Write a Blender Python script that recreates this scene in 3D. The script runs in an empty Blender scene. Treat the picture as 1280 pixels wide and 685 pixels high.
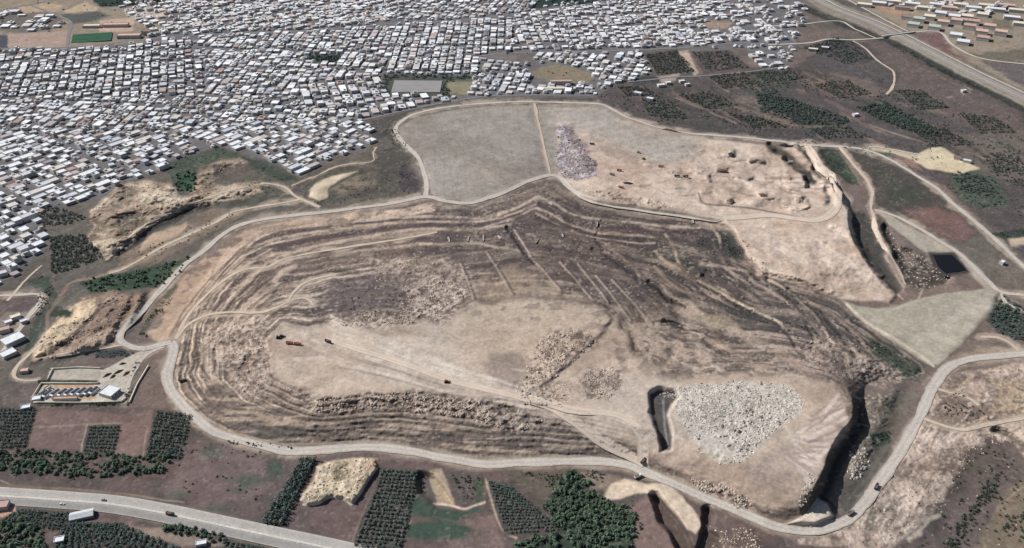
import bpy, math, random
import numpy as np
random.seed(7)
RNG = np.random.default_rng(11)
SC = bpy.context.scene
COL = SC.collection
# ------------------------------------------------------------------ camera model
F = 1108.0; CX, CY = 640.0, 342.5; TH = math.radians(32.0); HC = 626.0
cT, sT = math.cos(TH), math.sin(TH)
def ray(u, v):
    a = (np.asarray(u, float) - CX) / F
    b = -(np.asarray(v, float) - CY) / F
    return a, cT + b * sT, -sT + b * cT
def to_world(u, v, h):
    dx, dy, dz = ray(u, v)
    t = (np.asarray(h, float) - HC) / dz
    return t * dx, t * dy, np.broadcast_to(np.asarray(h, float), np.shape(t)).copy()
def to_px(x, y, z):
    x = np.asarray(x, float); y = np.asarray(y, float); z = np.asarray(z, float) - HC
    dep = y * cT - z * sT
    up = y * sT + z * cT
    return CX + F * x / dep, CY - F * up / dep
# ------------------------------------------------------------------ noise
class Lattice:
    def __init__(self, seed, n=256):
        self.g = np.random.default_rng(seed).random((n, n)).astype(np.float32); self.n = n
    def __call__(self, x, y):
        xi = np.floor(x).astype(np.int64); yi = np.floor(y).astype(np.int64)
        fx = (x - xi).astype(np.float32); fy = (y - yi).astype(np.float32)
        fx = fx * fx * fx * (fx * (fx * 6 - 15) + 10); fy = fy * fy * fy * (fy * (fy * 6 - 15) + 10)
        n = self.n; x0 = xi % n; x1 = (xi + 1) % n; y0 = yi % n; y1 = (yi + 1) % n; g = self.g
        return (g[x0, y0] * (1 - fx) + g[x1, y0] * fx) * (1 - fy) + (g[x0, y1] * (1 - fx) + g[x1, y1] * fx) * fy
def fbm(x, y, scale, octaves=4, seed=1, gain=.5):
    """about -1 .. 1"""
    out = 0.; amp = 1.; tot = 0.; s = 1. / scale
    for k in range(octaves):
        r = .6 * k
        xr = x * math.cos(r) - y * math.sin(r); yr = x * math.sin(r) + y * math.cos(r)
        out = out + amp * (Lattice(seed * 31 + k)(xr * s + 17.3 * k, yr * s + 9.1 * k) * 2 - 1)
        tot += amp * .62; amp *= gain; s *= 2.03
    return np.clip(out / tot, -1.2, 1.2)
def sstep(a, b, x):
    t = np.clip((x - a) / (b - a), 0, 1); return t * t * (3 - 2 * t)
# ------------------------------------------------------------------ working grid over the site
U0, U1, V0, V1 = -120, 1400, -34, 746
us = np.arange(U0, U1 + 1, dtype=np.float64); vs = np.arange(V0, V1 + 1, dtype=np.float64)
UU, VV = np.meshgrid(us, vs)
NV_, NU_ = UU.shape
X0, Y0, _ = to_world(UU, VV, 0.)
N6 = fbm(X0, Y0, 6, 3, 2); N14 = fbm(X0, Y0, 14, 4, 3); N40 = fbm(X0, Y0, 40, 4, 4)
N120 = fbm(X0, Y0, 120, 4, 5); N400 = fbm(X0, Y0, 400, 3, 6); N3 = fbm(X0, Y0, 3, 2, 7); N22 = fbm(X0, Y0, 22, 4, 8)
WU = fbm(X0, Y0, 26, 3, 21) * 3.2; WV = fbm(X0, Y0, 26, 3, 22) * 1.9
def lin(c):
    c = np.asarray(c, float) / 255.
    return np.where(c <= .04045, c / 12.92, ((c + .055) / 1.055) ** 2.4)
KILL = 1.30                     # how much brighter than its base colour sunlit level ground renders
def alb(c): return lin(c) / KILL
def _box(pts, pad):
    p = np.asarray(pts, float)
    i0 = max(0, int(p[:, 0].min() - pad - U0)); i1 = min(NU_, int(p[:, 0].max() + pad - U0) + 2)
    j0 = max(0, int(p[:, 1].min() - pad - V0)); j1 = min(NV_, int(p[:, 1].max() + pad - V0) + 2)
    return slice(j0, max(j1, j0)), slice(i0, max(i1, i0))
def seg_dist(gu, gv, pts, closed, big=1e3):
    d = np.full(gu.shape, big); n = len(pts)
    for k in range(n if closed else n - 1):
        (ax, ay), (bx, by) = pts[k], pts[(k + 1) % n]
        ex, ey = bx - ax, by - ay; L = ex * ex + ey * ey + 1e-9
        t = np.clip(((gu - ax) * ex + (gv - ay) * ey) / L, 0, 1)
        d = np.minimum(d, np.hypot(gu - ax - t * ex, gv - ay - t * ey))
    return d
def inside(gu, gv, pts):
    r = np.zeros(gu.shape, bool); n = len(pts)
    for k in range(n):
        (ax, ay), (bx, by) = pts[k], pts[(k + 1) % n]
        if ay == by: continue
        c = ((ay > gv) != (by > gv)) & (gu < (bx - ax) * (gv - ay) / (by - ay) + ax)
        r ^= c
    return r
def poly(pts, soft=2., warp=1.):
    """mask 0..1 of a polygon with an organic edge"""
    sl = _box(pts, 8 + 2 * soft); gu = UU[sl] + warp * WU[sl]; gv = VV[sl] + warp * WV[sl]
    d = seg_dist(gu, gv, pts, True); d = np.where(inside(gu, gv, pts), d, -d)
    return sl, sstep(-soft, soft, d)
def line(pts, width, soft=1.5, warp=.4):
    sl = _box(pts, width + 8 + soft); gu = UU[sl] + warp * WU[sl]; gv = VV[sl] + warp * WV[sl]
    d = seg_dist(gu, (gv), pts, False)
    return sl, 1 - sstep(width / 2 - soft / 2, width / 2 + soft / 2, d)
def smooth(pts, n=6, closed=False):
    p = [np.asarray(q, float) for q in pts]
    if len(p) < 3: 
        return [tuple(p[0] + (p[1] - p[0]) * k / n) for k in range(n + 1)]
    out = []; m = len(p); R = m if closed else m - 1
    for i in range(R):
        p0 = p[(i - 1) % m] if closed or i > 0 else p[i]; p1 = p[i]; p2 = p[(i + 1) % m]
        p3 = p[(i + 2) % m] if closed or i + 2 < m else p2
        for k in range(n):
            t = k / n
            out.append(tuple(.5 * (2 * p1 + (p2 - p0) * t + (2 * p0 - 5 * p1 + 4 * p2 - p3) * t * t + (3 * p1 - p0 - 3 * p2 + p3) * t ** 3)))
    if not closed: out.append(tuple(p[-1]))
    return out
C = np.empty((NV_, NU_, 3)); C[:] = alb((112, 101, 97))
H = np.zeros((NV_, NU_)); ROUGH = np.full((NV_, NU_), .12); CALM = np.zeros((NV_, NU_)); NOH = np.zeros((NV_, NU_), bool)
MOT = np.ones((NV_, NU_))        # how mottled the soil is
def paint(msk, c, a=1., mod=None):
    sl, m = msk; m = m * a
    if mod is not None: m = m * np.clip(mod[sl], 0, 1)
    C[sl] += (alb(c) - C[sl]) * m[..., None]
def setv(A, msk, val):
    sl, m = msk; A[sl] += (val - A[sl]) * m
def addv(A, msk, val):
    sl, m = msk; A[sl] += val * m
def patch(A, lo, hi): return sstep(lo, hi, A)
def strokes0(P, n, L0, L1, deg, jd, w0, w1, cols, a):
    p = np.array(P, float); k = 0
    while k < n:
        u = random.uniform(p[:, 0].min(), p[:, 0].max()); v = random.uniform(p[:, 1].min(), p[:, 1].max())
        if not inside(np.array([[u]]), np.array([[v]]), P)[0, 0]: continue
        d = math.radians(deg + random.uniform(-jd, jd)); L = random.uniform(L0, L1); k += 1
        paint(line([(u, v), (u + L * math.cos(d), v + L * math.sin(d))], random.uniform(w0, w1), 2, 1.), random.choice(cols), a * random.uniform(.4, 1))
# palette (how sunlit ground looks)
PALE = (193, 175, 158); TAN = (186, 166, 146); CREAM = (206, 190, 166); PURP = (112, 98, 99); DPURP = (92, 80, 84); FIELD = (116, 101, 98)
GREEN = (70, 84, 76); DGREEN = (52, 66, 62); SCRUB = (96, 92, 86); ROADC = (192, 184, 174); OLIVE = (146, 141, 128)
# ================================================================== GROUND COLOUR AND RELIEF
H += 2.0 * N400
# general countryside mottling
C += (alb((128, 112, 106)) - C) * patch(N120, -.1, .6)[..., None] * .6
C += (alb((84, 86, 80)) - C) * patch(-N120, .0, .6)[..., None] * .6
# --- town soil
TOWN = [(-120, -34), (1012, -34), (1004, 30), (992, 62), (984, 88), (955, 88), (925, 62), (850, 62), (805, 66), (812, 96), (770, 104), (745, 119), (640, 119), (545, 130), (495, 141), (455, 150), (470, 172), (456, 187), (430, 193), (400, 204), (376, 220), (345, 206), (318, 191), (272, 183), (240, 196), (190, 216), (150, 232), (128, 246), (100, 252), (60, 262), (40, 272), (57, 286), (60, 308), (40, 326), (25, 342), (0, 354), (-120, 395)]
paint(poly(TOWN, 5, 2.2), (112, 110, 112)); 
# --- far left open land
paint(poly([(-120, -34), (210, -34), (205, 20), (200, 40), (180, 52), (88, 60), (-120, 62)], 2, .5), (146, 134, 120)); 
paint(poly([(8, 15), (40, 8), (72, 18), (84, 30), (60, 40), (30, 42), (0, 38), (-60, 40), (-60, 15)], 2), (104, 100, 98), .8)
paint(poly([(10, 42), (84, 38), (88, 58), (10, 60)], 1.5, .3), (168, 148, 136))
paint(poly([(-60, 42), (9, 44), (10, 60), (-60, 62)], 1.5, .3), (84, 82, 92))
paint(poly([(80, 14), (105, 2), (122, 8), (120, 16), (90, 20)], 1.5, .5), (186, 166, 142))
paint(poly([(75, 18), (120, 14), (140, 20), (110, 28), (92, 30)], 1.5, .5), (92, 94, 92))
paint(poly([(20, 10), (60, 4), (80, 6), (70, 14), (30, 16)], 1.5, .5), (178, 158, 136))
paint(poly([(125, 26), (168, 22), (166, 39), (124, 40)], 1.2, .3), (188, 164, 146))
paint(poly([(155, 12), (215, 10), (205, 22), (160, 24)], 1.5, .4), (176, 166, 152))
paint(poly([(105, -34), (230, -34), (215, 3), (160, 8), (128, 9), (118, 2)], 1.5, .5), DGREEN)
paint(poly([(668, -34), (760, -34), (745, 4), (690, 8), (664, 12)], 1.5, .5), DGREEN)
s_, m_ = poly([(-120, -34), (148, -34), (150, 20), (170, 24), (186, 46), (182, 53), (88, 62), (-120, 64)], 1, 0); NOH[s_] |= m_ > .5
# --- open plots among the houses
paint(poly([(676, 84), (700, 80), (742, 92), (738, 104), (690, 102), (664, 96)], 2), (134, 124, 108))
paint(poly([(640, 68), (672, 66), (664, 78), (640, 80)], 2), (110, 106, 104))
paint(poly([(880, 26), (915, 28), (910, 36), (880, 36)], 2), (160, 140, 126))
paint(poly([(615, 66), (645, 66), (645, 76), (618, 76)], 1.5, .3), (120, 114, 112))
paint(poly([(570, 100), (596, 96), (590, 118), (566, 118)], 2), (150, 142, 118))
paint(poly([(384, 70), (424, 70), (422, 78), (386, 78)], 1.5, .5), (60, 66, 66))
# --- dark fields beyond the cells
paint(poly([(745, 119), (770, 104), (812, 96), (960, 86), (990, 84), (1030, 60), (1100, 50), (1290, 128), (1400, 170), (1400, 330), (1282, 322), (1180, 232), (1112, 200), (1078, 186), (1000, 180), (915, 171), (850, 163), (790, 146), (755, 130)], 2), (90, 84, 84))
paint(poly([(803, 68), (846, 62), (872, 90), (840, 96), (818, 88)], 1.5, .5), (74, 76, 74))
paint(poly([(862, 64), (912, 62), (940, 86), (880, 92)], 1.5, .5), (92, 84, 84))
paint(poly([(848, 64), (858, 62), (874, 90), (868, 95)], 1.2, .5), (178, 162, 146))
paint(poly([(822, 92), (850, 88), (846, 102), (824, 104)], 2), (186, 168, 154), .8)
paint(poly([(780, 98), (826, 96), (820, 104), (790, 106)], 2), (70, 72, 72))
paint(poly([(885, 94), (958, 84), (1000, 100), (970, 125), (930, 112)], 2), (80, 82, 78), .8)
paint(poly([(890, 130), (935, 118), (990, 132), (1060, 160), (1000, 160), (940, 150)], 2), (132, 116, 104), .7, patch(N40, -.5, .3))
paint(poly([(800, 112), (850, 108), (900, 130), (960, 150), (1040, 170), (1000, 176), (900, 168), (830, 150)], 2), (78, 76, 76), .7)
paint(poly([(945, 116), (985, 122), (1066, 149), (1052, 158), (1000, 156), (950, 140)], 1.5), (60, 66, 66))
paint(poly([(1068, 134), (1108, 128), (1160, 155), (1182, 172), (1140, 166), (1096, 148)], 1.5), (66, 70, 68))
paint(poly([(1000, 60), (1045, 46), (1066, 51), (1094, 74), (1080, 80), (1050, 72)], 1.5, .5), (80, 78, 80))
paint(poly([(1085, 50), (1120, 50), (1226, 108), (1280, 140), (1280, 170), (1180, 150), (1118, 110), (1122, 92), (1100, 76)], 2), (106, 96, 93), .9)
paint(poly([(1040, 90), (1090, 100), (1112, 118), (1060, 120), (1010, 108)], 2), (128, 114, 104), .6)
paint(poly([(1180, 170), (1290, 160), (1300, 230), (1220, 220)], 3), (112, 104, 98), .8)
paint(poly([(1180, 200), (1250, 225), (1262, 258), (1220, 262), (1190, 236)], 3), (78, 90, 80), .8)
for (a, b, w) in [((1150, 85), (1215, 112), 2), ((1185, 122), (1205, 118), 3), ((1203, 112), (1215, 116), 3), ((1060, 148), (1180, 186), 1.6), ((905, 112), (990, 150), 1.6), ((845, 122), (930, 158), 1.4), ((1000, 128), (1120, 172), 1.4), ((1205, 190), (1255, 205), 2)]:
    paint(line([a, b], w), (158, 140, 126), .8, patch(N22, -.6, .2))
# NE beyond the motorway
paint(poly([(1030, -34), (1400, -34), (1400, 140), (1290, 118), (1180, 62), (1110, 24), (1050, -4)], 2, .5), (148, 136, 122))
paint(poly([(1090, 8), (1126, 6), (1148, 16), (1120, 20)], 1.5, .4), (170, 142, 124))
paint(poly([(1112, 38), (1178, 42), (1186, 60), (1214, 78), (1160, 58)], 2), (120, 98, 96))
paint(poly([(1210, 68), (1290, 60), (1400, 80), (1400, 100), (1240, 76)], 2), (112, 106, 96))
paint(poly([(1240, 24), (1262, 26), (1270, 36), (1240, 34)], 2), (118, 112, 98))
paint(poly([(1228, 76), (1400, 84), (1400, 140), (1285, 112)], 2), (104, 98, 98))
# fields' hedges and furrows
FLD = [(780, 118), (840, 100), (960, 90), (1040, 80), (1110, 110), (1200, 140), (1270, 170), (1270, 260), (1180, 190), (1080, 176), (960, 168), (860, 150)]
strokes0(FLD, 120, 10, 60, 24, 7, 1, 4, [(64, 66, 66), (70, 72, 68), (130, 114, 104), (60, 64, 62), (120, 100, 98), (78, 80, 76)], .75)
# strip of the motorway
MOTOR = smooth([(985, -24), (1035, 7), (1086, 27), (1118, 42), (1161, 64), (1211, 90), (1261, 114), (1310, 138), (1400, 185)])
paint(line(MOTOR, 17, 3), (142, 134, 124)); 
DITCH = smooth([(1000, 8), (1060, 32), (1121, 56), (1161, 77), (1226, 110), (1290, 142), (1400, 200)])
addv(H, line(DITCH, 10, 9), -4.0); paint(line(DITCH, 7, 3), (66, 68, 66))
paint(line(smooth([(1160, 80), (1226, 112)]), 3, 2), (54, 58, 58))
# --- west: quarry land between the town and the ring road
paint(poly([(60, 262), (130, 246), (190, 216), (272, 184), (330, 200), (376, 222), (400, 206), (456, 190), (470, 176), (495, 170), (515, 190), (528, 240), (480, 255), (320, 276), (260, 305), (200, 355), (160, 405), (150, 432), (20, 480), (-10, 480), (10, 420), (40, 372), (0, 352), (60, 310)], 2), (104, 98, 92))
paint(poly([(300, 200), (376, 224), (360, 250), (330, 258), (290, 262), (270, 236)], 4), (92, 92, 84), .8)
strokes0([(130, 320), (200, 270), (330, 240), (500, 200), (520, 245), (330, 275), (250, 305), (160, 360)], 120, 8, 40, -28, 12, 1.2, 4, [(72, 76, 70), (66, 68, 68), (132, 116, 104), (94, 84, 88), (150, 134, 118), (80, 84, 74)], .7)
paint(poly([(270, 184), (330, 202), (374, 222), (352, 226), (310, 206)], 3), (66, 78, 70), .8)
WESTTAN = [(112, 262), (150, 232), (185, 226), (215, 232), (222, 246), (236, 244), (252, 210), (268, 202), (300, 196), (312, 204), (282, 212), (268, 226), (282, 234), (318, 226), (330, 240), (262, 256), (240, 262), (210, 275), (180, 288), (165, 305), (145, 318), (130, 325), (120, 310), (108, 298), (116, 282)]
paint(poly(WESTTAN, 2.5), (168, 148, 130)); paint(poly(WESTTAN, 2), CREAM, .7, patch(N40, .05, .5)); paint(poly(WESTTAN, 2), (112, 98, 90), .8, patch(-N22, .15, .6))
addv(ROUGH, poly(WESTTAN, 3), .55); wt_ = poly(WESTTAN, 12); H[wt_[0]] += wt_[1] * (3.5 + 3.2 * N40[wt_[0]] + 1.6 * N22[wt_[0]]); paint(poly(WESTTAN, 6, 2), (92, 90, 78), .55, patch(-N40 - .3 * N14, .2, .55))
paint(poly([(262, 206), (292, 202), (318, 212), (300, 226), (268, 222)], 2), (104, 94, 88))
paint(poly([(205, 206), (270, 184), (300, 192), (250, 206), (240, 230), (225, 246), (215, 225)], 2), (74, 84, 74), .9)
paint(poly([(228, 214), (246, 220), (240, 238), (222, 236)], 2), (58, 84, 66))
paint(poly([(384, 240), (395, 228), (410, 222), (446, 213), (440, 218), (412, 232), (408, 246), (398, 250), (387, 246)], 1.5, .6), CREAM)
paint(line(smooth([(378, 246), (384, 254), (400, 256), (416, 244), (450, 222), (440, 208), (412, 217), (392, 228), (380, 240)]), 6, 5, 1.5), (74, 78, 70), .8, .4 + patch(N14, -.5, .2)); addv(H, poly([(384, 240), (395, 228), (446, 213), (412, 232), (398, 250)], 6), 3.)
paint(poly([(408, 240), (440, 222), (480, 214), (470, 232), (440, 244)], 2), (132, 122, 106), .8, patch(N14, -.3, .4))
paint(poly([(470, 190), (492, 182), (512, 196), (520, 235), (460, 246), (410, 252), (470, 235)], 2), (80, 78, 74), .8)
paint(poly([(500, 205), (521, 210), (523, 240), (500, 240)], 2), (78, 68, 76), .6)
paint(poly([(466, 152), (540, 130), (640, 122), (740, 122), (760, 132), (640, 127), (560, 132), (505, 146), (494, 160), (512, 188), (498, 186), (484, 170), (470, 178), (458, 160)], 1.5, .6), (86, 84, 82))
paint(poly([(100, 352), (140, 343), (180, 338), (238, 320), (222, 345), (200, 358), (160, 362), (110, 366)], 2), (62, 78, 66))
paint(poly([(150, 316), (212, 292), (262, 262), (318, 262), (276, 284), (236, 306), (190, 328), (145, 338)], 2), (128, 114, 102), .9)
paint(poly([(190, 292), (236, 278), (228, 292), (195, 306), (170, 316)], 2), (182, 160, 138), .9)
WG = smooth([(148, 316), (162, 308), (176, 300), (191, 285), (214, 275), (234, 265), (261, 257)])
addv(H, line(WG, 11, 8), -4.); paint(line(WG, 7, 5), (70, 68, 66), .9); 
addv(H, poly([(150, 300), (190, 276), (232, 258), (262, 246), (262, 230), (200, 232), (130, 262), (120, 300)], 16), 3.)
# quarry lobe left of the ring road
LOBE = [(100, 370), (140, 364), (168, 370), (180, 368), (172, 395), (150, 420), (120, 436), (60, 448), (40, 452), (46, 430), (70, 398)]
paint(poly(LOBE, 2.5), (150, 130, 116)); paint(poly([(98, 376), (118, 372), (122, 390), (96, 410), (66, 436), (46, 452), (42, 440), (60, 412)], 2), (206, 184, 154))
paint(poly([(122, 378), (168, 374), (172, 388), (150, 416), (128, 394)], 2), (98, 86, 82), .8, patch(N14, -.4, .3))
paint(line([(124, 388), (96, 416), (62, 440)], 5, 3), (86, 76, 74), .8)
paint(poly([(120, 420), (160, 400), (150, 424), (110, 436), (80, 440)], 2), (176, 154, 138), .6)
addv(H, poly(LOBE, 8), 6.); addv(ROUGH, poly(LOBE, 2), .45); lb_ = poly(LOBE, 8); H[lb_[0]] += lb_[1] * (2.2 * N22[lb_[0]])
addv(H, line([(168, 372), (152, 408), (140, 426)], 9, 8), -3)
paint(poly([(60, 382), (92, 388), (90, 396), (64, 396)], 2), (64, 72, 62)); paint(poly([(120, 440), (148, 438), (178, 438), (160, 446), (120, 448)], 2), (64, 70, 70))
paint(poly([(30, 350), (62, 346), (70, 372), (56, 378), (60, 400), (40, 440), (30, 440), (44, 400), (56, 375)], 2), (72, 80, 72), .9)
paint(poly([(0, 372), (46, 370), (40, 386), (22, 412), (0, 424)], 1.5), (106, 92, 90))
paint(poly([(10, 390), (34, 390), (28, 412), (0, 420), (-20, 410)], 2), (150, 138, 128), .8)
paint(line(smooth([(84, 357), (74, 370), (67, 382), (60, 395), (58, 410)]), 4, 3), (140, 118, 108), .8)
paint(line(smooth([(83, 357), (95, 351), (120, 347), (136, 342), (161, 333)]), 3, 2), (156, 136, 122), .8)
# --- compound
YARD = [(60, 470), (70, 462), (100, 458), (130, 462), (160, 446), (182, 436), (192, 440), (172, 456), (163, 478), (157, 502), (150, 500), (120, 503), (60, 505), (40, 502), (46, 486), (60, 480)]
paint(poly(YARD, 1.2, .2), (190, 182, 168)); paint(poly([(62, 463), (126, 462), (124, 477), (60, 476)], 1.2, .2), (178, 170, 156))
paint(poly([(68, 480), (118, 479), (120, 499), (66, 501)], 1.2, .2), (190, 160, 136)); setv(ROUGH, poly(YARD, 2, .2), .02); setv(CALM, poly(YARD, 4, .2), 1)
paint(poly([(172, 458), (190, 440), (208, 446), (206, 470), (214, 492), (230, 512), (160, 508)], 1.5, .3), (118, 104, 98))
paint(line([(48, 477), (120, 477)], 3.5, 2), (62, 74, 60)); paint(line([(50, 506), (160, 505)], 3.5, 2), (74, 74, 62), .9)
# --- the ring's landfill
RING = [(226, 425), (228, 405), (240, 375), (262, 340), (290, 310), (330, 290), (400, 274), (480, 263), (530, 252), (590, 260), (640, 243), (690, 226), (712, 240), (745, 256), (800, 264), (860, 272), (905, 279), (918, 290), (932, 322), (958, 346), (1000, 358), (1050, 379), (1075, 400), (1110, 425), (1150, 452), (1160, 468), (1136, 474), (1104, 474), (1082, 482), (1077, 500), (1074, 518), (1069, 540), (1050, 562), (1039, 582), (1035, 604), (1023, 630), (1006, 650), (985, 652), (940, 639), (900, 623), (860, 605), (825, 591), (790, 576), (750, 571), (700, 571), (640, 573), (600, 573), (560, 567), (500, 556), (460, 553), (400, 556), (360, 557), (320, 549), (290, 541), (262, 531), (240, 510), (225, 488), (218, 470), (222, 450)]
TOP = [(335, 425), (355, 408), (385, 412), (430, 402), (470, 397), (520, 402), (545, 408), (570, 392), (600, 380), (650, 376), (700, 379), (745, 386), (770, 398), (790, 440), (830, 474), (900, 470), (990, 468), (1045, 484), (1061, 510), (1056, 540), (1028, 568), (1019, 600), (998, 632), (960, 634), (900, 606), (840, 584), (800, 558), (750, 545), (700, 525), (620, 502), (560, 494), (500, 492), (450, 494), (400, 502), (375, 490), (345, 470)]
TOPH = [(335, 425), (355, 408), (385, 412), (430, 402), (470, 397), (520, 402), (545, 408), (570, 392), (600, 380), (650, 376), (700, 379), (745, 386), (770, 398), (790, 440), (830, 474), (900, 470), (990, 466), (1033, 472), (1060, 486), (1068, 510), (1063, 534), (1043, 556), (1031, 576), (1027, 598), (1012, 622), (985, 606), (960, 592), (920, 574), (860, 552), (810, 536), (760, 522), (700, 508), (620, 496), (560, 490), (500, 490), (450, 492), (400, 498), (375, 487), (345, 468)]
sl = _box(RING, 12)
gu = UU[sl] + .8 * WU[sl]; gv = VV[sl] + .8 * WV[sl]
dr = np.where(inside(gu, gv, RING), seg_dist(gu, gv, RING, True), 0.)
dp = np.where(inside(gu, gv, TOPH), 0., seg_dist(gu, gv, TOPH, True))
f = dr / (dr + dp + 1e-6)
LT = 9.0; q = f * LT; k = np.floor(q); fr = q - k
fr2 = sstep(.42, .98, fr)
fter = (k + .22 * fr + .78 * fr2) / LT
steps = sstep(18, 46, dr + dp) * (1 - .8 * sstep(700, 800, gu) * sstep(470, 520, gv)); fter = f + (fter - f) * steps
HD = 23.0
relief = np.zeros_like(H); relief[sl] = np.where(dr > 0, HD * np.clip(.35 * f + .65 * fter, 0, 1), 0.)
H += relief + 5. * poly(RING, 25, .5)[1].sum() * 0
ringm = poly(RING, 2, .4)
paint(ringm, (124, 111, 103)); setv(ROUGH, ringm, .34)
# terrace treads: pale worn benches broken into patches, dark slopes with dry weeds
ter = np.zeros_like(H); ter[sl] = steps * np.where((dr > 0) & (f < .99), 1 - sstep(.0, .30, np.abs(fr - .22)), 0.)
edgeL = 1 - sstep(250, 620, UU) ; farw = sstep(560, 470, VV)
slope = np.zeros_like(H); slope[sl] = ((dr > 0) & (f < .985)) * 1.
C += (alb((100, 90, 86)) - C) * (slope * .7 * patch(N40 + .35 * N14, -.35, .35))[..., None]
C += (alb((186, 166, 152)) - C) * (ter * np.clip(.25 + .75 * patch(N22, -.25, .35), 0, 1) * (.35 + .5 * edgeL))[..., None]
C += (alb((182, 162, 148)) - C) * (slope * edgeL * .55 * patch(N22 + .3 * N6, -.1, .5))[..., None]
# streaks that follow the benches all round the mound
ang_ = np.arctan2((gv - 440) * 2.0, gu - 640); stk = np.zeros_like(H); stk[sl] = steps * fbm(f * 330, np.unwrap(ang_, axis=1) * 60 if False else ang_ * 60, 9, 4, 51)
stk2 = np.zeros_like(H); stk2[sl] = steps * fbm(f * 420 + 50, ang_ * 36, 14, 4, 52)
C += (alb((192, 173, 157)) - C) * (slope * patch(stk + .3 * N14 + .3 * N6, .14, .5) * (.26 + .36 * edgeL))[..., None]
C += (alb((76, 69, 66)) - C) * (slope * patch(-stk2 - .3 * N14 - .25 * N6, .10, .5) * .62)[..., None]
thin = np.zeros_like(H); thin[sl] = np.where((dr > 0) & (f < .99), 1 - sstep(.0, .09, np.abs(fr - .66)), 0.)
gy_, gx_ = np.gradient(f); gm = np.clip(np.hypot(gx_, gy_) * LT, .012, None); on = (dr > 1) & (f < .985)
for fr0, wpx, c_, a_, sd_ in ((.22, 1.0, (210, 192, 173), .95, N22), (.50, .8, (76, 68, 64), .85, N40), (.80, .6, (196, 178, 162), .5, N14), (.36, .55, (84, 75, 72), .65, N14)):
    ln = np.zeros_like(H); ln[sl] = on * steps * (1 - sstep(wpx * .6, wpx * 1.6, np.abs(fr + .05 * N22[sl] - fr0) / gm))
    C += (alb(c_) - C) * (ln * a_ * (.3 + .7 * edgeL) * np.clip(.25 + patch(sd_, -.35, .2), 0, 1))[..., None]
C += (alb((84, 74, 76)) - C) * (thin * .7 * patch(N40, -.6, .2))[..., None]
# right shoulder of the mound: greener, darker, streaked downhill
RS = [(770, 262), (905, 280), (930, 320), (958, 346), (1050, 380), (1110, 426), (1155, 455), (1120, 482), (1040, 478), (960, 440), (880, 400), (800, 360), (740, 300)]
strk = fbm((UU - .0) * .35 - VV * .62, (UU * .62 + VV * .9) * 2.6 * .35, 12, 4, 31)     # streaks running along the benches
paint(poly(RS, 6), (88, 80, 82), .5); paint(poly(RS, 6), (182, 163, 149), .8, patch(.8 * stk + .5 * stk2 + .2 * N6, .16, .5)); paint(poly(RS, 6), (60, 66, 63), .75, patch(-.8 * stk - .5 * stk2 + .2 * N14, .14, .5))
paint(poly([(890, 285), (912, 288), (932, 315), (930, 326), (905, 318), (892, 300)], 3), (58, 66, 64), .9)
paint(poly([(870, 295), (895, 296), (892, 310), (872, 308)], 3), (62, 64, 66), .8)
paint(poly([(840, 322), (885, 322), (880, 345), (850, 342)], 3), (62, 74, 66), .8, patch(N14, -.5, .3))
paint(poly([(790, 300), (860, 310), (850, 330), (800, 322)], 4), (84, 86, 76), .6)
for pts in ([(750, 300), (790, 332), (800, 345)], [(818, 334), (850, 362), (880, 372)], [(875, 352), (930, 380), (965, 400), (990, 415)], [(1000, 372), (1050, 400), (1090, 440)]):
    paint(line(smooth(pts), 3.5, 2.5), (180, 160, 142), .85)
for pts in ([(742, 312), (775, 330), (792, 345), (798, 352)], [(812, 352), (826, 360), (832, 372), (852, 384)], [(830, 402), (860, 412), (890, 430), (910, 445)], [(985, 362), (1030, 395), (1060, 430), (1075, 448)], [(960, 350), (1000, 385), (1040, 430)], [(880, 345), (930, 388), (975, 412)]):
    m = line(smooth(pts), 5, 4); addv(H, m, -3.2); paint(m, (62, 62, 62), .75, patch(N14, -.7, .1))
paint(poly([(838, 372), (862, 376), (884, 392), (868, 398), (848, 388)], 2), (190, 170, 152)); paint(poly([(860, 395), (905, 392), (930, 412), (890, 412)], 3), (160, 146, 128), .9)
paint(poly([(880, 425), (925, 410), (960, 430), (1000, 450), (1040, 470), (960, 465), (905, 445)], 3), (170, 150, 136), .75, patch(N22, -.4, .3))
CHAR = [(520, 270), (600, 262), (690, 236), (760, 262), (900, 284), (930, 322), (905, 350), (870, 380), (820, 392), (770, 385), (700, 345), (620, 338), (545, 335), (500, 300)]
paint(poly(CHAR, 14, 3), (80, 72, 73), .68, .35 + patch(N40 + .4 * N14, -.7, .2)); paint(poly([(930, 330), (1000, 366), (1060, 400), (1120, 455), (1060, 460), (980, 420), (900, 380)], 10, 3), (84, 78, 78), .55, .3 + patch(N40, -.6, .3))
paint(poly([(380, 275), (520, 262), (640, 262), (640, 300), (500, 318), (430, 330), (330, 372), (300, 360), (340, 310)], 10, 3), (92, 82, 82), .40, .3 + patch(N22, -.5, .3))
def zp(ox, oy, k, pts): return smooth([(ox + a / k, oy + b / k) for a, b in pts])
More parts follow.
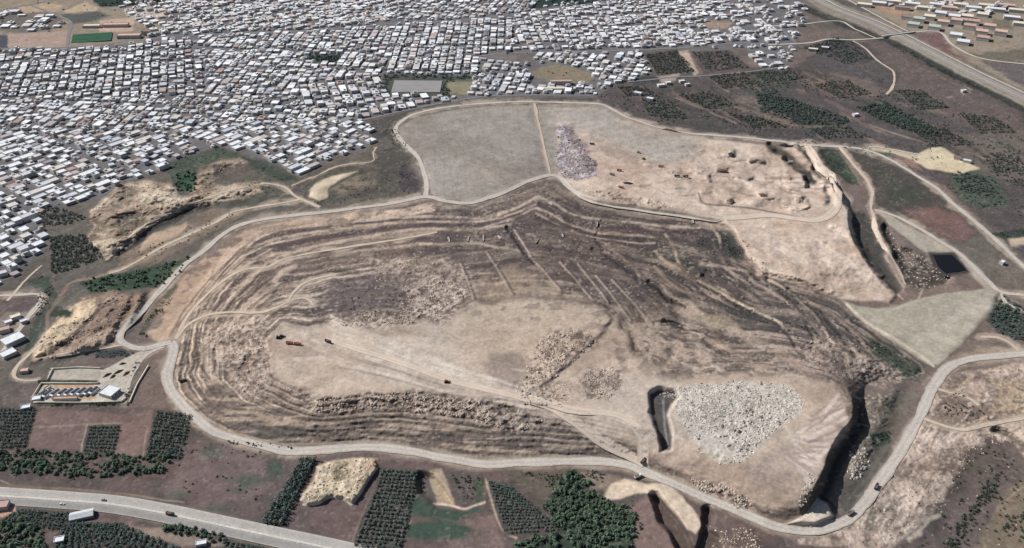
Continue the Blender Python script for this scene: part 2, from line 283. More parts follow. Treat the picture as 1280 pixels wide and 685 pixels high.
LB = [([(0, 565), (60, 480), (130, 380), (210, 285), (290, 222), (360, 190), (450, 168), (600, 152), (760, 138), (870, 124)], 9, (210, 187, 168), .8, 3),
      ([(55, 505), (160, 372), (250, 262), (340, 207), (480, 172), (600, 160)], 2.2, (92, 80, 78), .8, 2), ([(80, 470), (180, 350), (280, 250), (350, 202), (480, 180), (620, 167), (760, 152), (900, 150), (1000, 156), (1080, 140), (1180, 105), (1210, 86), (1250, 108)], 3.5, (196, 178, 162), .85, 2),
      ([(130, 440), (220, 330), (310, 246), (400, 216), (560, 191), (720, 172), (870, 166), (1000, 167), (1100, 150), (1200, 112)], 2.6, (190, 172, 156), .8, 2), ([(120, 430), (210, 322), (300, 238), (400, 208), (560, 183), (720, 164), (870, 158), (1000, 160)], 2.4, (84, 72, 76), .7, 2),
      ([(200, 420), (300, 310), (370, 256), (500, 224), (700, 194), (850, 182), (1000, 182), (1120, 162), (1200, 128)], 5, (86, 74, 78), .8, 3), ([(210, 430), (320, 322), (380, 280), (500, 244), (700, 208), (850, 190), (1000, 192), (1120, 176)], 3.6, (194, 176, 160), .8, 2),
      ([(300, 400), (400, 318), (440, 296), (520, 272), (700, 254), (830, 238), (930, 245)], 3, (182, 164, 150), .7, 2), ([(260, 420), (380, 330), (430, 300), (560, 262), (700, 242), (860, 220)], 4.5, (90, 78, 82), .75, 3), ([(350, 300), (460, 320), (600, 296), (760, 276), (900, 262)], 6, (92, 80, 84), .6, 4),
      ([(420, 402), (440, 376), (500, 350), (600, 326), (700, 311), (760, 306)], 2.2, (198, 182, 168), .85, 1.5), ([(350, 390), (385, 330), (432, 308)], 6, (188, 170, 156), .75, 4), ([(365, 396), (410, 345), (440, 322)], 3, (90, 78, 80), .7, 3), ([(160, 470), (240, 460), (330, 462), (390, 448), (440, 430)], 3, (78, 70, 68), .7, 2),
      ([(125, 520), (120, 600), (140, 640), (170, 685)], 3, (80, 72, 70), .7, 2), ([(150, 540), (150, 610), (180, 680)], 8, (204, 184, 166), .7, 5), ([(180, 560), (170, 620), (200, 670)], 3, (84, 78, 74), .6, 3), ([(830, 240), (1000, 235), (1060, 245), (1150, 262)], 3, (200, 184, 168), .6, 3)]
for pts, w_, c_, a_, sf_ in LB:
    m = line(zp(200, 212, 2.556, pts)[::2], w_, sf_, .35); paint(m, c_, a_, .35 + patch(N22 + .3 * N6, -.5, .3))
    addv(H, m, -.9 if sum(c_) < 300 else .35)
RB = [([(0, 165), (100, 130), (190, 90), (240, 110), (300, 145), (400, 160), (550, 176), (700, 186)], 3, (184, 168, 154)), ([(0, 190), (120, 150), (180, 124), (260, 160), (330, 192), (420, 206), (560, 215)], 2.6, (172, 156, 144)), ([(180, 140), (260, 182), (350, 214), (480, 232), (560, 236)], 2.4, (168, 150, 140)), ([(190, 110), (250, 140), (330, 172), (420, 184), (560, 198), (700, 206)], 4, (78, 68, 72)), ([(180, 150), (250, 180), (340, 206), (450, 222)], 3.4, (76, 66, 70)), ([(390, 160), (372, 212)], 1.8, (84, 74, 74)),
      ([(700, 355), (780, 400), (880, 448), (965, 492)], 3.2, (196, 178, 158)), ([(700, 362), (780, 410), (880, 462), (960, 504), (1020, 580), (1050, 605)], 3.6, (62, 60, 62)), ([(880, 330), (980, 380), (1060, 450), (1120, 520), (1200, 592)], 6.5, (66, 64, 64)), ([(860, 350), (960, 410), (1040, 470), (1100, 540)], 4, (168, 150, 138)), ([(1040, 500), (1064, 540), (1060, 582)], 3, (64, 62, 60)), ([(560, 490), (620, 492), (680, 520), (730, 560), (790, 592)], 6, (70, 68, 68)), ([(370, 225), (400, 270), (440, 300), (480, 320), (502, 346)], 3, (66, 58, 62)), ([(540, 366), (575, 385), (590, 410), (602, 422)], 4, (54, 52, 54)), ([(614, 424), (640, 432), (656, 441)], 4.5, (44, 42, 44)),
      ([(780, 310), (900, 340), (1000, 400), (1080, 480), (1130, 560)], 3, (176, 158, 144)), ([(740, 185), (765, 215), (770, 245)], 3, (176, 160, 146)), ([(560, 270), (640, 300), (740, 330), (850, 380), (940, 440)], 4, (74, 72, 70)), ([(590, 205), (610, 232), (640, 300)], 3, (188, 170, 148)), ([(560, 262), (600, 300), (640, 320)], 4, (192, 174, 150)), ([(700, 300), (780, 312), (820, 345)], 4, (172, 154, 142))]
for pts, w_, c_ in RB:
    m = line(zp(600, 212, 2.556, pts)[::2], w_, w_ * .7, .4); paint(m, c_, .85, .4 + patch(N14, -.5, .2)); addv(H, m, -1.8 if sum(c_) < 240 else .3)
# beige apron in the middle below the terraces
paint(poly([(600, 345), (640, 330), (690, 350), (745, 378), (680, 372), (600, 374), (560, 392)], 3), (166, 148, 132), .6, patch(N22, -.4, .4))
for a, b in (((575, 330), (592, 374)), ((608, 315), (640, 368)), ((562, 345), (578, 374)), ((700, 328), (738, 372)), ((722, 330), (760, 378)), ((745, 345), (788, 400)), ((765, 350), (815, 405)), ((660, 318), (700, 362))):
    paint(line(smooth([a, ((a[0] + b[0]) / 2 + 1, (a[1] + b[1]) / 2), b]), 2.6, 1.6, .2), (182, 164, 148), .85); 
    m = line([(a[0] + 4, a[1]), (b[0] + 4, b[1])], 3, 3, .2); addv(H, m, -1.2); paint(m, (88, 78, 80), .6)
m = line(smooth([(634, 285), (645, 300), (656, 316), (668, 328)]), 4.5, 3, .2); addv(H, m, -4.5); paint(m, (66, 60, 64), .8)
paint(line([(642, 287), (664, 320)], 2, 1.5, .2), (178, 160, 146), .8)
# inner mound plateau
topm = poly(TOP, 7, 1.6); setv(ROUGH, topm, .10)
paint(topm, PALE); paint(topm, (162, 145, 131), .7, patch(.7 * N120 + .6 * N40, .0, .6)); paint(topm, (150, 134, 124), .45, patch(N40 + .4 * N14, .25, .7)); paint(topm, (202, 186, 171), .5, patch(-N120, .1, .6))
WTOP = [(345, 422), (390, 410), (470, 400), (520, 404), (560, 400), (600, 380), (650, 375), (700, 378), (745, 384), (764, 394), (764, 402), (758, 412), (742, 424), (722, 446), (690, 475), (650, 492), (560, 480), (420, 485), (350, 462)]
sw, mw = poly(WTOP, 3.2, 1.6); east = sstep(620, 720, UU[sw]); H[sw] += 6.5 * mw * east + 6.5 * (1 - east) * poly(WTOP, 14, .5)[1][:mw.shape[0], :mw.shape[1]] if False else 2.6 * mw * east
paint(poly([(545, 408), (600, 382), (700, 380), (755, 396), (745, 420), (700, 440), (640, 450), (580, 440)], 4), (186, 170, 152), .8)
paint(poly([(560, 412), (640, 400), (680, 440), (640, 470), (560, 450)], 8), (168, 152, 140), .6, patch(N40, -.4, .5))
paint(poly([(610, 440), (650, 440), (668, 470), (640, 490), (606, 470)], 5), (146, 132, 124), .8)
paint(poly([(455, 410), (520, 406), (545, 418), (480, 424)], 4), (160, 142, 128), .6)
paint(poly([(735, 380), (800, 392), (860, 402), (960, 450), (1000, 478), (830, 484), (780, 450), (745, 420)], 12, 3), (178, 160, 145), .8, patch(.7 * N22 + .6 * N14, -.05, .4)); paint(poly([(560, 385), (700, 372), (780, 390), (820, 470), (760, 470), (740, 410), (600, 400)], 10, 3), (110, 98, 92), .6, patch(N14 + .5 * N40, .15, .55))
# fan of wheel tracks across the plateau
for i in range(20):
    t = i / 25.; r = random.random
    a = (350 + 70 * r(), 416 + 66 * r()); mid = (450 + 80 * r(), 438 + 40 * t + 8 * r()); b = (600 + 60 * r(), 480 + 16 * t + 5 * r())
    paint(line(smooth([a, mid, b]), 1.4 + 3 * r(), 3.5, .6), random.choice([(210, 196, 184), (210, 196, 184), (166, 149, 138), (160, 144, 134)]), .2 + .35 * r(), patch(N40, -.6, .4))
for i in range(46):
    t = random.random(); e = np.array([(1050, 492), (1060, 515), (1052, 545), (1030, 566), (1018, 590), (1012, 612)])
    q = t * 5; k_ = int(min(q, 4)); p = e[k_] + (e[k_ + 1] - e[k_]) * (q - k_); n_ = np.array((950 + 40 * random.random(), 520 + 60 * random.random())); d_ = n_ - p; L_ = random.uniform(.25, .75)
    paint(line([tuple(p + d_ * .03), tuple(p + d_ * L_ + np.array((0, random.uniform(-4, 8))))], 2 + 3 * random.random(), 3, .5), random.choice([(222, 208, 198), (214, 198, 186), (150, 134, 126), (140, 126, 120), (176, 158, 146)]), .6)
paint(poly([(930, 578), (985, 560), (1005, 590), (985, 622), (950, 610)], 10, 1.5), (152, 138, 130), .75, patch(N40, -.6, .3)); paint(poly([(830, 560), (880, 582), (850, 590), (812, 575)], 6), (172, 154, 142), .6)
def strokes(P, n, L0, L1, deg, jd, w0, w1, cols, a, soft=1.5):
    p = np.array(P, float); k = 0
    while k < n:
        u = random.uniform(p[:, 0].min(), p[:, 0].max()); v = random.uniform(p[:, 1].min(), p[:, 1].max())
        if not inside(np.array([[u]]), np.array([[v]]), P)[0, 0]: continue
        d = math.radians(deg + random.uniform(-jd, jd)); L = random.uniform(L0, L1); k += 1
        e = (u + L * math.cos(d), v + L * .6 * math.sin(d)); md = ((u + e[0]) / 2 + random.uniform(-.12, .12) * L, (v + e[1]) / 2 + random.uniform(-.12, .12) * L * .6)
        paint(line(smooth([(u, v), md, e], 4), random.uniform(w0, w1), soft, .6), random.choice(cols), a * random.uniform(.5, 1))
strokes([(800, 440), (900, 470), (1000, 470), (1050, 490), (1040, 470), (960, 440), (880, 415), (790, 400)], 60, 6, 26, 25, 25, 1, 3, [(204, 188, 174), (150, 136, 126), (96, 86, 86), (186, 168, 152)], .7)
strokes([(400, 425), (740, 385), (750, 420), (680, 480), (560, 485), (400, 480)], 46, 10, 40, 12, 18, 1, 3, [(208, 194, 182), (158, 142, 132), (176, 158, 144)], .5, 3)
for i in range(30):
    u = 960 + 130 * random.random(); v = 280 + 60 * random.random()
    paint(line([(u, v), (u + 40, v + 34)], 1.6, 1.6, .3), random.choice([(170, 148, 132), (216, 200, 184)]), .5)
# broken, rocky belts on the mound
ROCKY = [([(372, 488), (400, 498), (500, 490), (560, 494), (625, 505), (690, 530), (650, 540), (560, 520), (480, 510), (400, 516), (345, 478)], .9),
         ([(670, 425), (700, 415), (735, 412), (750, 425), (722, 448), (690, 476), (655, 480), (660, 450)], .9), ([(640, 482), (680, 470), (720, 480), (700, 512), (655, 505)], .7),
         ([(735, 462), (770, 458), (778, 478), (760, 500), (730, 498), (725, 480)], .8), ([(410, 398), (470, 388), (530, 398), (520, 406), (430, 408)], .9),
         ([(500, 360), (560, 345), (590, 362), (570, 385), (545, 402), (500, 392)], .9), ([(455, 320), (560, 322), (580, 345), (540, 372), (470, 352)], .5),
         ([(860, 596), (905, 606), (945, 628), (930, 640), (880, 618)], .9), ([(260, 400), (320, 396), (345, 410), (330, 440), (290, 470), (262, 440)], .8), ([(300, 440), (335, 432), (342, 470), (320, 500), (290, 490)], .8),
         ([(1070, 430), (1100, 450), (1130, 470), (1100, 486), (1050, 470), (990, 440), (1020, 420)], .5), ([(880, 655), (930, 660), (960, 668), (950, 700), (890, 700)], .8)]
for pts, a in ROCKY:
    m = poly(pts, 6, 2.2); addv(ROUGH, m, .36); paint(m, (158, 140, 128), .5); paint(m, (206, 190, 175), a * .7, patch(N6 + .5 * N3 + .3 * N14, .1, .5)); paint(m, (100, 88, 84), a * .75, patch(-N6 - .4 * N14, .15, .5))
paint(poly([(415, 356), (470, 344), (505, 350), (512, 375), (490, 390), (430, 396), (402, 384)], 8, 3.), (102, 90, 90), .9, .4 + patch(N14, -.6, .1))
WASTE = [(822, 492), (860, 482), (920, 477), (985, 482), (1004, 500), (996, 522), (972, 536), (955, 552), (930, 576), (905, 580), (885, 570), (862, 545), (848, 520), (842, 500)]
paint(poly(WASTE, 3), (206, 198, 186)); paint(poly(WASTE, 3), (158, 151, 142), .7, patch(N14 + .4 * N6, .05, .5)); paint(poly([(890, 505), (935, 498), (965, 520), (930, 540), (900, 530)], 5, 1.5), (150, 148, 138), .7, patch(N14, -.3, .3)); addv(ROUGH, poly(WASTE, 4), .2)
PIT = [(812, 494), (822, 488), (842, 489), (846, 497), (838, 506), (833, 520), (840, 546), (838, 562), (828, 564), (820, 540), (813, 515)]
addv(H, poly(PIT, 3.2, 1.3), -7.); paint(poly(PIT, 2, .3), (92, 88, 86)); paint(line([(829, 500), (830, 530), (834, 556)], 3, 2), (150, 142, 134), .8)
# slope of the mound's near side above the road
NS = [(262, 470), (300, 500), (345, 515), (400, 522), (520, 530), (640, 545), (760, 560), (790, 574), (640, 572), (560, 565), (460, 551), (360, 556), (290, 540), (250, 512)]
nst = fbm(UU * .10, VV * 1.0, 5, 3, 33)
paint(poly(NS, 4), (112, 100, 96), .8); paint(poly(NS, 4), (182, 164, 146), .75, patch(nst + .3 * N22, .15, .6)); paint(poly(NS, 4), (82, 84, 78), .6, patch(-nst, .2, .6))
# --- covered cells and the NE platform
CELL = [(497, 161), (520, 147), (570, 137), (610, 133), (666, 132), (671, 150), (678, 180), (685, 216), (660, 225), (635, 237), (610, 247), (585, 251), (555, 249), (540, 243), (535, 225), (528, 200), (515, 185), (502, 173)]
addv(H, poly(CELL, 14, .3), 3.5); paint(poly(CELL, 1.5, .2), (146, 139, 131)); paint(poly(CELL, 1.5, .2), (128, 121, 117), .6, patch(N120, .05, .6)); paint(poly(CELL, 2, .2), (162, 153, 143), .6, patch(-N120, .1, .6)); setv(ROUGH, poly(CELL, 2, .2), .03)
paint(poly([(515, 210), (560, 195), (610, 205), (640, 225), (600, 248), (545, 240)], 8), (166, 157, 147), .6)
cl = poly(CELL, 1.5, .2)
TRI0 = [(1060, 380), (1117, 386), (1180, 369), (1240, 364), (1225, 402), (1190, 440), (1166, 452), (1100, 414)]; NEC = [(692, 138), (752, 138), (815, 163), (860, 175), (855, 200), (822, 204), (742, 166)]
strokes_late = [(CELL, 50, (132, 126, 120), (166, 158, 147), 40), (TRI0, 34, (150, 148, 136), (184, 177, 162), -30), (NEC, 34, (150, 142, 132), (176, 167, 156), 20)]
for i in range(9):
    u = 520 + i * 18; paint(line([(u, 135), (u + 10 + i * .5, 250)], 1.0, 1.0, .1), (132, 127, 120), .35)
NE = [(690, 134), (752, 135), (778, 148), (815, 160), (850, 168), (910, 176), (960, 182), (1010, 186), (1030, 214), (1046, 240), (1061, 262), (1062, 285), (1069, 303), (1081, 321), (1091, 337), (1104, 354), (1122, 368), (1112, 378), (1080, 376), (1052, 374), (1000, 357), (960, 346), (935, 322), (918, 290), (905, 280), (860, 271), (800, 262), (745, 254), (715, 240), (700, 221), (692, 200)]
ns, nm = poly(NE, 2.5, .4)
tilt = (8 + 5 * sstep(900, 1060, UU[ns])) * (1 - .8 * sstep(322, 374, VV[ns]) * sstep(980, 1040, UU[ns])); wsoft = sstep(690, 760, UU[ns])
H[ns] += nm * tilt * wsoft * sstep(130, 150, VV[ns])
paint(poly(NE, 2, .4), (198, 180, 164)); setv(ROUGH, poly(NE, 2, .4), .16)
hm_ = poly([(850, 182), (960, 186), (1010, 200), (1030, 240), (1000, 264), (900, 262), (850, 240)], 10, 2); H[hm_[0]] += hm_[1] * (1.8 * N40[hm_[0]] + 1.6 * N22[hm_[0]] + .5 * N14[hm_[0]]); hm_ = poly([(935, 300), (1050, 290), (1105, 350), (1060, 368), (960, 344)], 8, 1); H[hm_[0]] += hm_[1] * (1.2 * N22[hm_[0]] + .8 * N14[hm_[0]])
nem = poly(NE, 2, .4); paint(nem, (214, 198, 184), .6, patch(N120 + .3 * N40, .1, .6)); paint(nem, (180, 156, 138), .5, patch(-N40, .1, .6))
paint(poly([(662, 131), (694, 133), (698, 222), (684, 219)], 2, .3), (158, 150, 140))
paint(poly([(690, 134), (752, 135), (778, 148), (815, 160), (862, 172), (880, 184), (858, 202), (822, 206), (790, 196), (742, 168), (702, 156), (690, 152)], 9, 2.5), (166, 158, 149), .95)
paint(poly([(800, 180), (850, 178), (862, 192), (835, 204), (805, 200)], 6), (176, 169, 160), .7)
paint(poly([(740, 166), (790, 192), (830, 206), (810, 216), (770, 200), (735, 176)], 4), (166, 150, 136), .7)
TRASH = [(694, 158), (712, 156), (724, 172), (736, 190), (746, 208), (748, 218), (722, 226), (700, 222), (694, 200), (698, 180)]
paint(poly(TRASH, 3), (150, 140, 140)); paint(poly(TRASH, 3), (196, 188, 194), .8, patch(N6 + .4 * N14, .0, .4)); paint(poly([(706, 158), (716, 158), (738, 190), (747, 208), (740, 218), (726, 196), (712, 178)], 3), (84, 72, 72), .85, patch(N6, -.6, .2)); addv(ROUGH, poly(TRASH, 3), .5)
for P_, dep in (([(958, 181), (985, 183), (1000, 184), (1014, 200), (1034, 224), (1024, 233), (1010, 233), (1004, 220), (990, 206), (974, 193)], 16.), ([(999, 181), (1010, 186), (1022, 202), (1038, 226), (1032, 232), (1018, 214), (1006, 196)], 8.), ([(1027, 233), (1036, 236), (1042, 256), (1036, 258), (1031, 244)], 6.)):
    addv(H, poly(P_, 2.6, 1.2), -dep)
paint(line(smooth([(961, 183), (976, 191), (990, 201), (1004, 214), (1014, 228)]), 10, 6, .9), (76, 73, 68), .9); paint(line(smooth([(998, 183), (1010, 199), (1024, 217), (1036, 229)]), 6, 4, .9), (84, 80, 72), .75)  # gully floors painted darker, adding to the shade of their walls
for pts, up in (([(985, 235), (1000, 244), (1010, 256), (996, 262), (984, 256)], 3.), ([(1040, 282), (1060, 292), (1080, 316), (1100, 345)], 2.5), ([(800, 204), (840, 212), (880, 210)], 1.8), ([(946, 340), (1000, 350), (1050, 366)], 2.)):
    m = line(smooth(pts), 7, 5, 1.4); addv(H, m, up); paint(m, (206, 186, 168), .5); addv(ROUGH, m, .3)
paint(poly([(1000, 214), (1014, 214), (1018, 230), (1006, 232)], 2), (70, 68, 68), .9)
for u, v, w, h in ((914, 192, 6, 8), (902, 213, 16, 5), (945, 201, 20, 4), (912, 252, 7, 5), (953, 243, 9, 3), (886, 222, 5, 8), (1000, 250, 8, 6), (972, 222, 30, 3), (930, 222, 24, 3)):
    m = poly([(u - w / 2, v - h / 2), (u + w / 2, v - h / 2 - 1), (u + w / 2, v + h / 2), (u - w / 2, v + h / 2)], 2.0, .8); paint(m, (126, 110, 98), .8); addv(H, m, 3.0)
paint(line(smooth([(873, 242), (877, 252), (890, 256), (920, 258), (962, 264), (995, 272)]), 2.2, 1.6), (104, 92, 84), .8)
paint(poly([(725, 238), (770, 240), (800, 252), (860, 262), (880, 268), (800, 260), (745, 252)], 3), (138, 118, 104), .8, patch(N14, -.3, .4)); addv(ROUGH, poly([(725, 238), (770, 240), (860, 262), (800, 260), (745, 252)], 3), .8)
paint(poly([(716, 160), (745, 170), (800, 200), (850, 215), (800, 222), (750, 210), (722, 180)], 8, 2), (168, 148, 136), .7, patch(N40, -.5, .3)); paint(poly([(860, 200), (960, 200), (1000, 240), (940, 255), (870, 240)], 10, 3), (178, 160, 146), .7, patch(N22, -.2, .4))
strokes([(760, 200), (860, 205), (1000, 192), (1030, 225), (1040, 262), (960, 262), (860, 262), (770, 248)], 70, 5, 30, 8, 30, .8, 2.6, [(214, 198, 186), (168, 148, 134), (142, 124, 112), (206, 184, 172), (126, 112, 104)], .65)
strokes([(930, 285), (1040, 278), (1068, 300), (1110, 350), (1060, 366), (960, 342)], 40, 8, 34, 42, 10, .8, 2.2, [(218, 204, 190), (164, 146, 132), (176, 156, 142)], .6)
paint(poly([(1048, 242), (1064, 246), (1062, 262), (1072, 292), (1055, 300), (1046, 270)], 4), (206, 188, 172), .8)
# dark wedge field, ravines and lower right cells
paint(poly([(1060, 190), (1086, 188), (1112, 203), (1150, 226), (1173, 243), (1197, 266), (1224, 292), (1208, 303), (1178, 296), (1140, 276), (1098, 262), (1092, 240), (1080, 215)], 1.6, .5), (84, 80, 76))
paint(poly([(1130, 262), (1170, 255), (1200, 270), (1222, 292), (1208, 302), (1178, 296), (1142, 276)], 4), (122, 98, 94), .9); paint(poly([(1100, 215), (1150, 235), (1165, 252), (1110, 250)], 8), (70, 76, 70), .7)
paint(poly([(1024, 185), (1045, 186), (1056, 202), (1072, 224), (1076, 232), (1060, 228), (1040, 212), (1028, 198)], 1.5, .5), (66, 74, 66)); addv(H, poly([(1024, 185), (1045, 186), (1056, 202), (1076, 232), (1060, 228), (1040, 212)], 5), -4.)
R1 = [(1064, 262), (1082, 268), (1091, 275), (1094, 295), (1104, 318), (1117, 342), (1128, 364), (1122, 370), (1106, 354), (1092, 337), (1082, 321), (1070, 303), (1063, 285)]
paint(poly(R1, 2), (74, 74, 72), .95); addv(H, poly(R1, 4), -7.)
R2 = [(1102, 278), (1114, 292), (1130, 308), (1160, 322), (1168, 334), (1188, 345), (1180, 356), (1150, 362), (1134, 352), (1124, 332), (1112, 306)]
paint(poly(R2, 2), (112, 102, 96), .95); paint(poly(R2, 2), (70, 68, 68), .8, patch(-N14, -.1, .4)); addv(ROUGH, poly(R2, 3), .6); addv(H, poly(R2, 7), -5.)
m = line(smooth([(1106, 284), (1112, 300), (1122, 318), (1132, 334)]), 7, 5); addv(H, m, -6.); paint(m, (64, 64, 62), .9)
paint(poly([(1093, 262), (1106, 266), (1190, 312), (1228, 338), (1248, 362), (1236, 366), (1216, 344), (1206, 338), (1190, 318), (1164, 318), (1150, 312), (1116, 284)], 1.8, .4), (172, 164, 150))
TRI = [(1053, 376), (1075, 383), (1095, 386), (1117, 384), (1140, 376), (1180, 367), (1230, 361), (1247, 366), (1241, 385), (1226, 402), (1211, 420), (1190, 440), (1172, 456), (1160, 455), (1140, 442), (1100, 416), (1070, 396)]
setv(H, poly(TRI, 4, .3), 3.); paint(poly(TRI, 1.8, .3), (172, 164, 150)); paint(poly(TRI, 2, .3), (158, 155, 140), .6, patch(N120, -.1, .5)); paint(poly([(1140, 420), (1220, 370), (1245, 366), (1225, 402), (1172, 455)], 6), (182, 174, 160), .7); setv(ROUGH, poly(TRI, 2, .3), .03)
paint(line(smooth([(1058, 380), (1080, 400), (1110, 418), (1150, 444), (1166, 458)]), 3, 2), (198, 186, 168), .9)
PONDP = [(1166, 319), (1190, 319), (1201, 330), (1208, 338), (1182, 342), (1172, 333)]
setv(H, poly([(p[0] * 1.0, p[1]) for p in PONDP], 3, 0), 0.5)
paint(poly([(1084, 420), (1110, 428), (1150, 455), (1152, 478), (1128, 470), (1096, 445)], 3), (72, 80, 70), .8)
# SE: cliff foot, pale quarry and scrub
paint(poly([(1085, 494), (1115, 488), (1140, 486), (1146, 498), (1120, 545), (1085, 600), (1050, 640), (1036, 628), (1044, 590), (1060, 560), (1078, 530)], 2.5), (116, 108, 100)); addv(H, poly([(1064, 512), (1086, 500), (1092, 530), (1072, 570), (1052, 600), (1040, 620), (1030, 610), (1036, 575), (1052, 552)], 7), -1.); addv(H, poly([(1076, 490), (1120, 484), (1104, 536), (1076, 586), (1050, 626), (1034, 630), (1036, 600), (1050, 566), (1070, 536)], 17), 6.5)
paint(poly([(1062, 490), (1082, 494), (1086, 520), (1074, 545), (1056, 575), (1046, 605), (1030, 625), (1012, 636), (1022, 600), (1030, 572), (1058, 544)], 3), (92, 86, 80), .85, .4 + patch(N14, -.4, .2)); addv(ROUGH, poly([(1070, 500), (1120, 490), (1100, 560), (1060, 600)], 4), .6)  # dark strip painted where the cliff's shadow falls
paint(poly([(1062, 562), (1082, 560), (1090, 580), (1070, 602), (1056, 596)], 3), (150, 138, 122), .7, patch(N6, -.2, .4))
paint(poly([(1085, 540), (1112, 538), (1116, 552), (1096, 560)], 3), (74, 84, 74)); paint(poly([(1108, 506), (1122, 490), (1116, 516)], 3), (64, 68, 66))
paint(poly([(985, 655), (1005, 645), (1023, 622), (1034, 628), (1042, 646), (1020, 656), (995, 660)], 1.8, .4), (206, 194, 178)); setv(H, poly([(985, 655), (1005, 645), (1023, 622), (1034, 628), (1042, 646), (1020, 656)], 4, .4), 7.)
paint(line(smooth([(1026, 622), (1040, 630), (1046, 645)]), 4, 3), (84, 74, 76), .9)
SEQ = [(1160, 498), (1185, 470), (1280, 452), (1400, 450), (1400, 600), (1290, 575), (1262, 550), (1235, 546), (1212, 560), (1192, 588), (1182, 610), (1164, 642), (1132, 668), (1096, 700), (1000, 720), (1000, 675), (1060, 660), (1092, 625), (1120, 580)]
paint(poly(SEQ, 3), (182, 163, 149)); paint(poly(SEQ, 3), (206, 188, 172), .7, patch(N40 + .3 * N14, .05, .5)); paint(poly(SEQ, 3), (116, 102, 96), .65, patch(-N40 - .4 * N14, .1, .55)); addv(ROUGH, poly(SEQ, 5), .4)
paint(poly([(1180, 492), (1230, 488), (1240, 520), (1205, 530), (1170, 512)], 4), (112, 98, 94), .8, patch(N14, -.5, .3)); paint(poly([(1245, 478), (1290, 470), (1290, 520), (1250, 512)], 5), (190, 170, 144), .8)
paint(poly([(1080, 640), (1120, 620), (1130, 640), (1100, 668), (1078, 662)], 4), (108, 100, 90), .8); paint(poly([(1130, 545), (1170, 540), (1205, 548), (1180, 570), (1140, 580), (1120, 600)], 4), (196, 178, 164), .9)
strokes0([(1100, 600), (1160, 530), (1230, 540), (1180, 600), (1120, 670), (1060, 665)], 60, 8, 40, -52, 16, 1.2, 4, [(214, 198, 184), (124, 108, 102), (150, 132, 120), (206, 186, 168), (104, 98, 92)], .75)
strokes0([(1170, 495), (1290, 455), (1290, 560), (1200, 540)], 50, 6, 30, -15, 40, 1.2, 4, [(214, 200, 184), (112, 100, 94), (140, 124, 112), (208, 188, 160), (94, 90, 84)], .75)
SER = [(1290, 577), (1262, 552), (1236, 548), (1213, 562), (1194, 590), (1184, 612), (1166, 644), (1134, 670), (1096, 704), (1090, 746), (1400, 746), (1400, 600)]
paint(poly(SER, 5, 3.), (108, 97, 94)); paint(poly(SER, 5, 3), (82, 80, 76), .6, patch(N22, .0, .5)); paint(line([(1290, 577), (1262, 552), (1236, 548), (1213, 562), (1194, 590), (1184, 612), (1166, 644), (1134, 670), (1096, 704)], 9, 7, 2.5), (214, 196, 178), .75, patch(N14 + .4 * N22, -.3, .4)); addv(H, poly(SER, 26), -6.); paint(poly([(1290, 590), (1250, 620), (1215, 690), (1400, 700), (1400, 620)], 4), (134, 122, 106), .8)
paint(poly([(1205, 560), (1235, 555), (1275, 590), (1250, 610), (1200, 600)], 4), (96, 92, 86), .8, patch(N14, -.4, .3))
m = line(smooth([(1243, 538), (1258, 543), (1272, 552), (1290, 566)]), 6, 5); addv(H, m, -5); paint(m, (72, 70, 68), .8)
paint(line(smooth([(1256, 628), (1270, 615), (1290, 602)]), 3, 2), (160, 142, 126), .8)
paint(poly([(1190, 455), (1225, 430), (1262, 436), (1262, 442), (1215, 448), (1190, 462)], 3), (150, 136, 122), .9)
paint(poly([(1255, 370), (1290, 390), (1290, 428), (1250, 418), (1232, 400), (1245, 380)], 2), (70, 76, 74))
paint(poly([(1225, 292), (1262, 330), (1290, 335), (1290, 366), (1262, 364), (1230, 338), (1200, 318), (1185, 304), (1210, 304)], 2.5), (112, 106, 98), .8)
paint(poly([(1258, 298), (1290, 292), (1290, 306), (1262, 308)], 2), (186, 168, 146)); paint(poly([(1240, 292), (1290, 284), (1290, 294), (1250, 300)], 2), (64, 72, 64))
NEY = [(1078, 185), (1098, 182), (1146, 192), (1160, 186), (1172, 182), (1224, 211), (1202, 217), (1162, 211), (1150, 204), (1112, 190)]
paint(poly(NEY, 1.6, .5), (208, 194, 166)); setv(ROUGH, poly(NEY, 2, .4), .05)
paint(poly([(1110, 192), (1145, 198), (1155, 212), (1125, 204)], 2), (150, 124, 114), .8); paint(poly([(1092, 188), (1112, 192), (1120, 198), (1100, 194)], 2), (74, 92, 76), .8)
for P_, n_, ca_, cb_, dg_ in strokes_late:
    strokes0(P_, n_, 8, 45, dg_, 50, .8, 2.5, [ca_, cb_], .55)
FARQ = [[(806, 69), (846, 63), (870, 89), (822, 95)], [(884, 96), (930, 90), (952, 106), (905, 112)], [(845, 118), (885, 114), (925, 132), (885, 138)], [(905, 140), (945, 146), (990, 160), (940, 160)], [(1015, 106), (1060, 100), (1090, 118), (1050, 124)], [(1115, 112), (1150, 112), (1190, 136), (1150, 138)], [(1130, 158), (1180, 160), (1220, 182), (1165, 184)], [(1196, 140), (1240, 146), (1275, 166), (1225, 168)], [(800, 122), (840, 128), (862, 150), (812, 146)], [(770, 108), (806, 108), (820, 118), (784, 122)]]
for i_, q_ in enumerate(FARQ):
    paint(poly(q_, 1.5, .6), [(84, 78, 76), (92, 84, 80), (78, 78, 74)][i_ % 3], .8); paint(line(q_ + q_[:1], 1.2, 1.2, .6), (134, 116, 104), .6, patch(N22, -.4, .2))
STRIP = [(196, 428), (184, 416), (178, 404), (204, 372), (238, 336), (270, 306), (300, 290), (332, 281), (400, 271), (470, 262), (470, 268), (400, 277), (332, 292), (292, 313), (264, 343), (243, 378), (231, 405), (224, 426)]
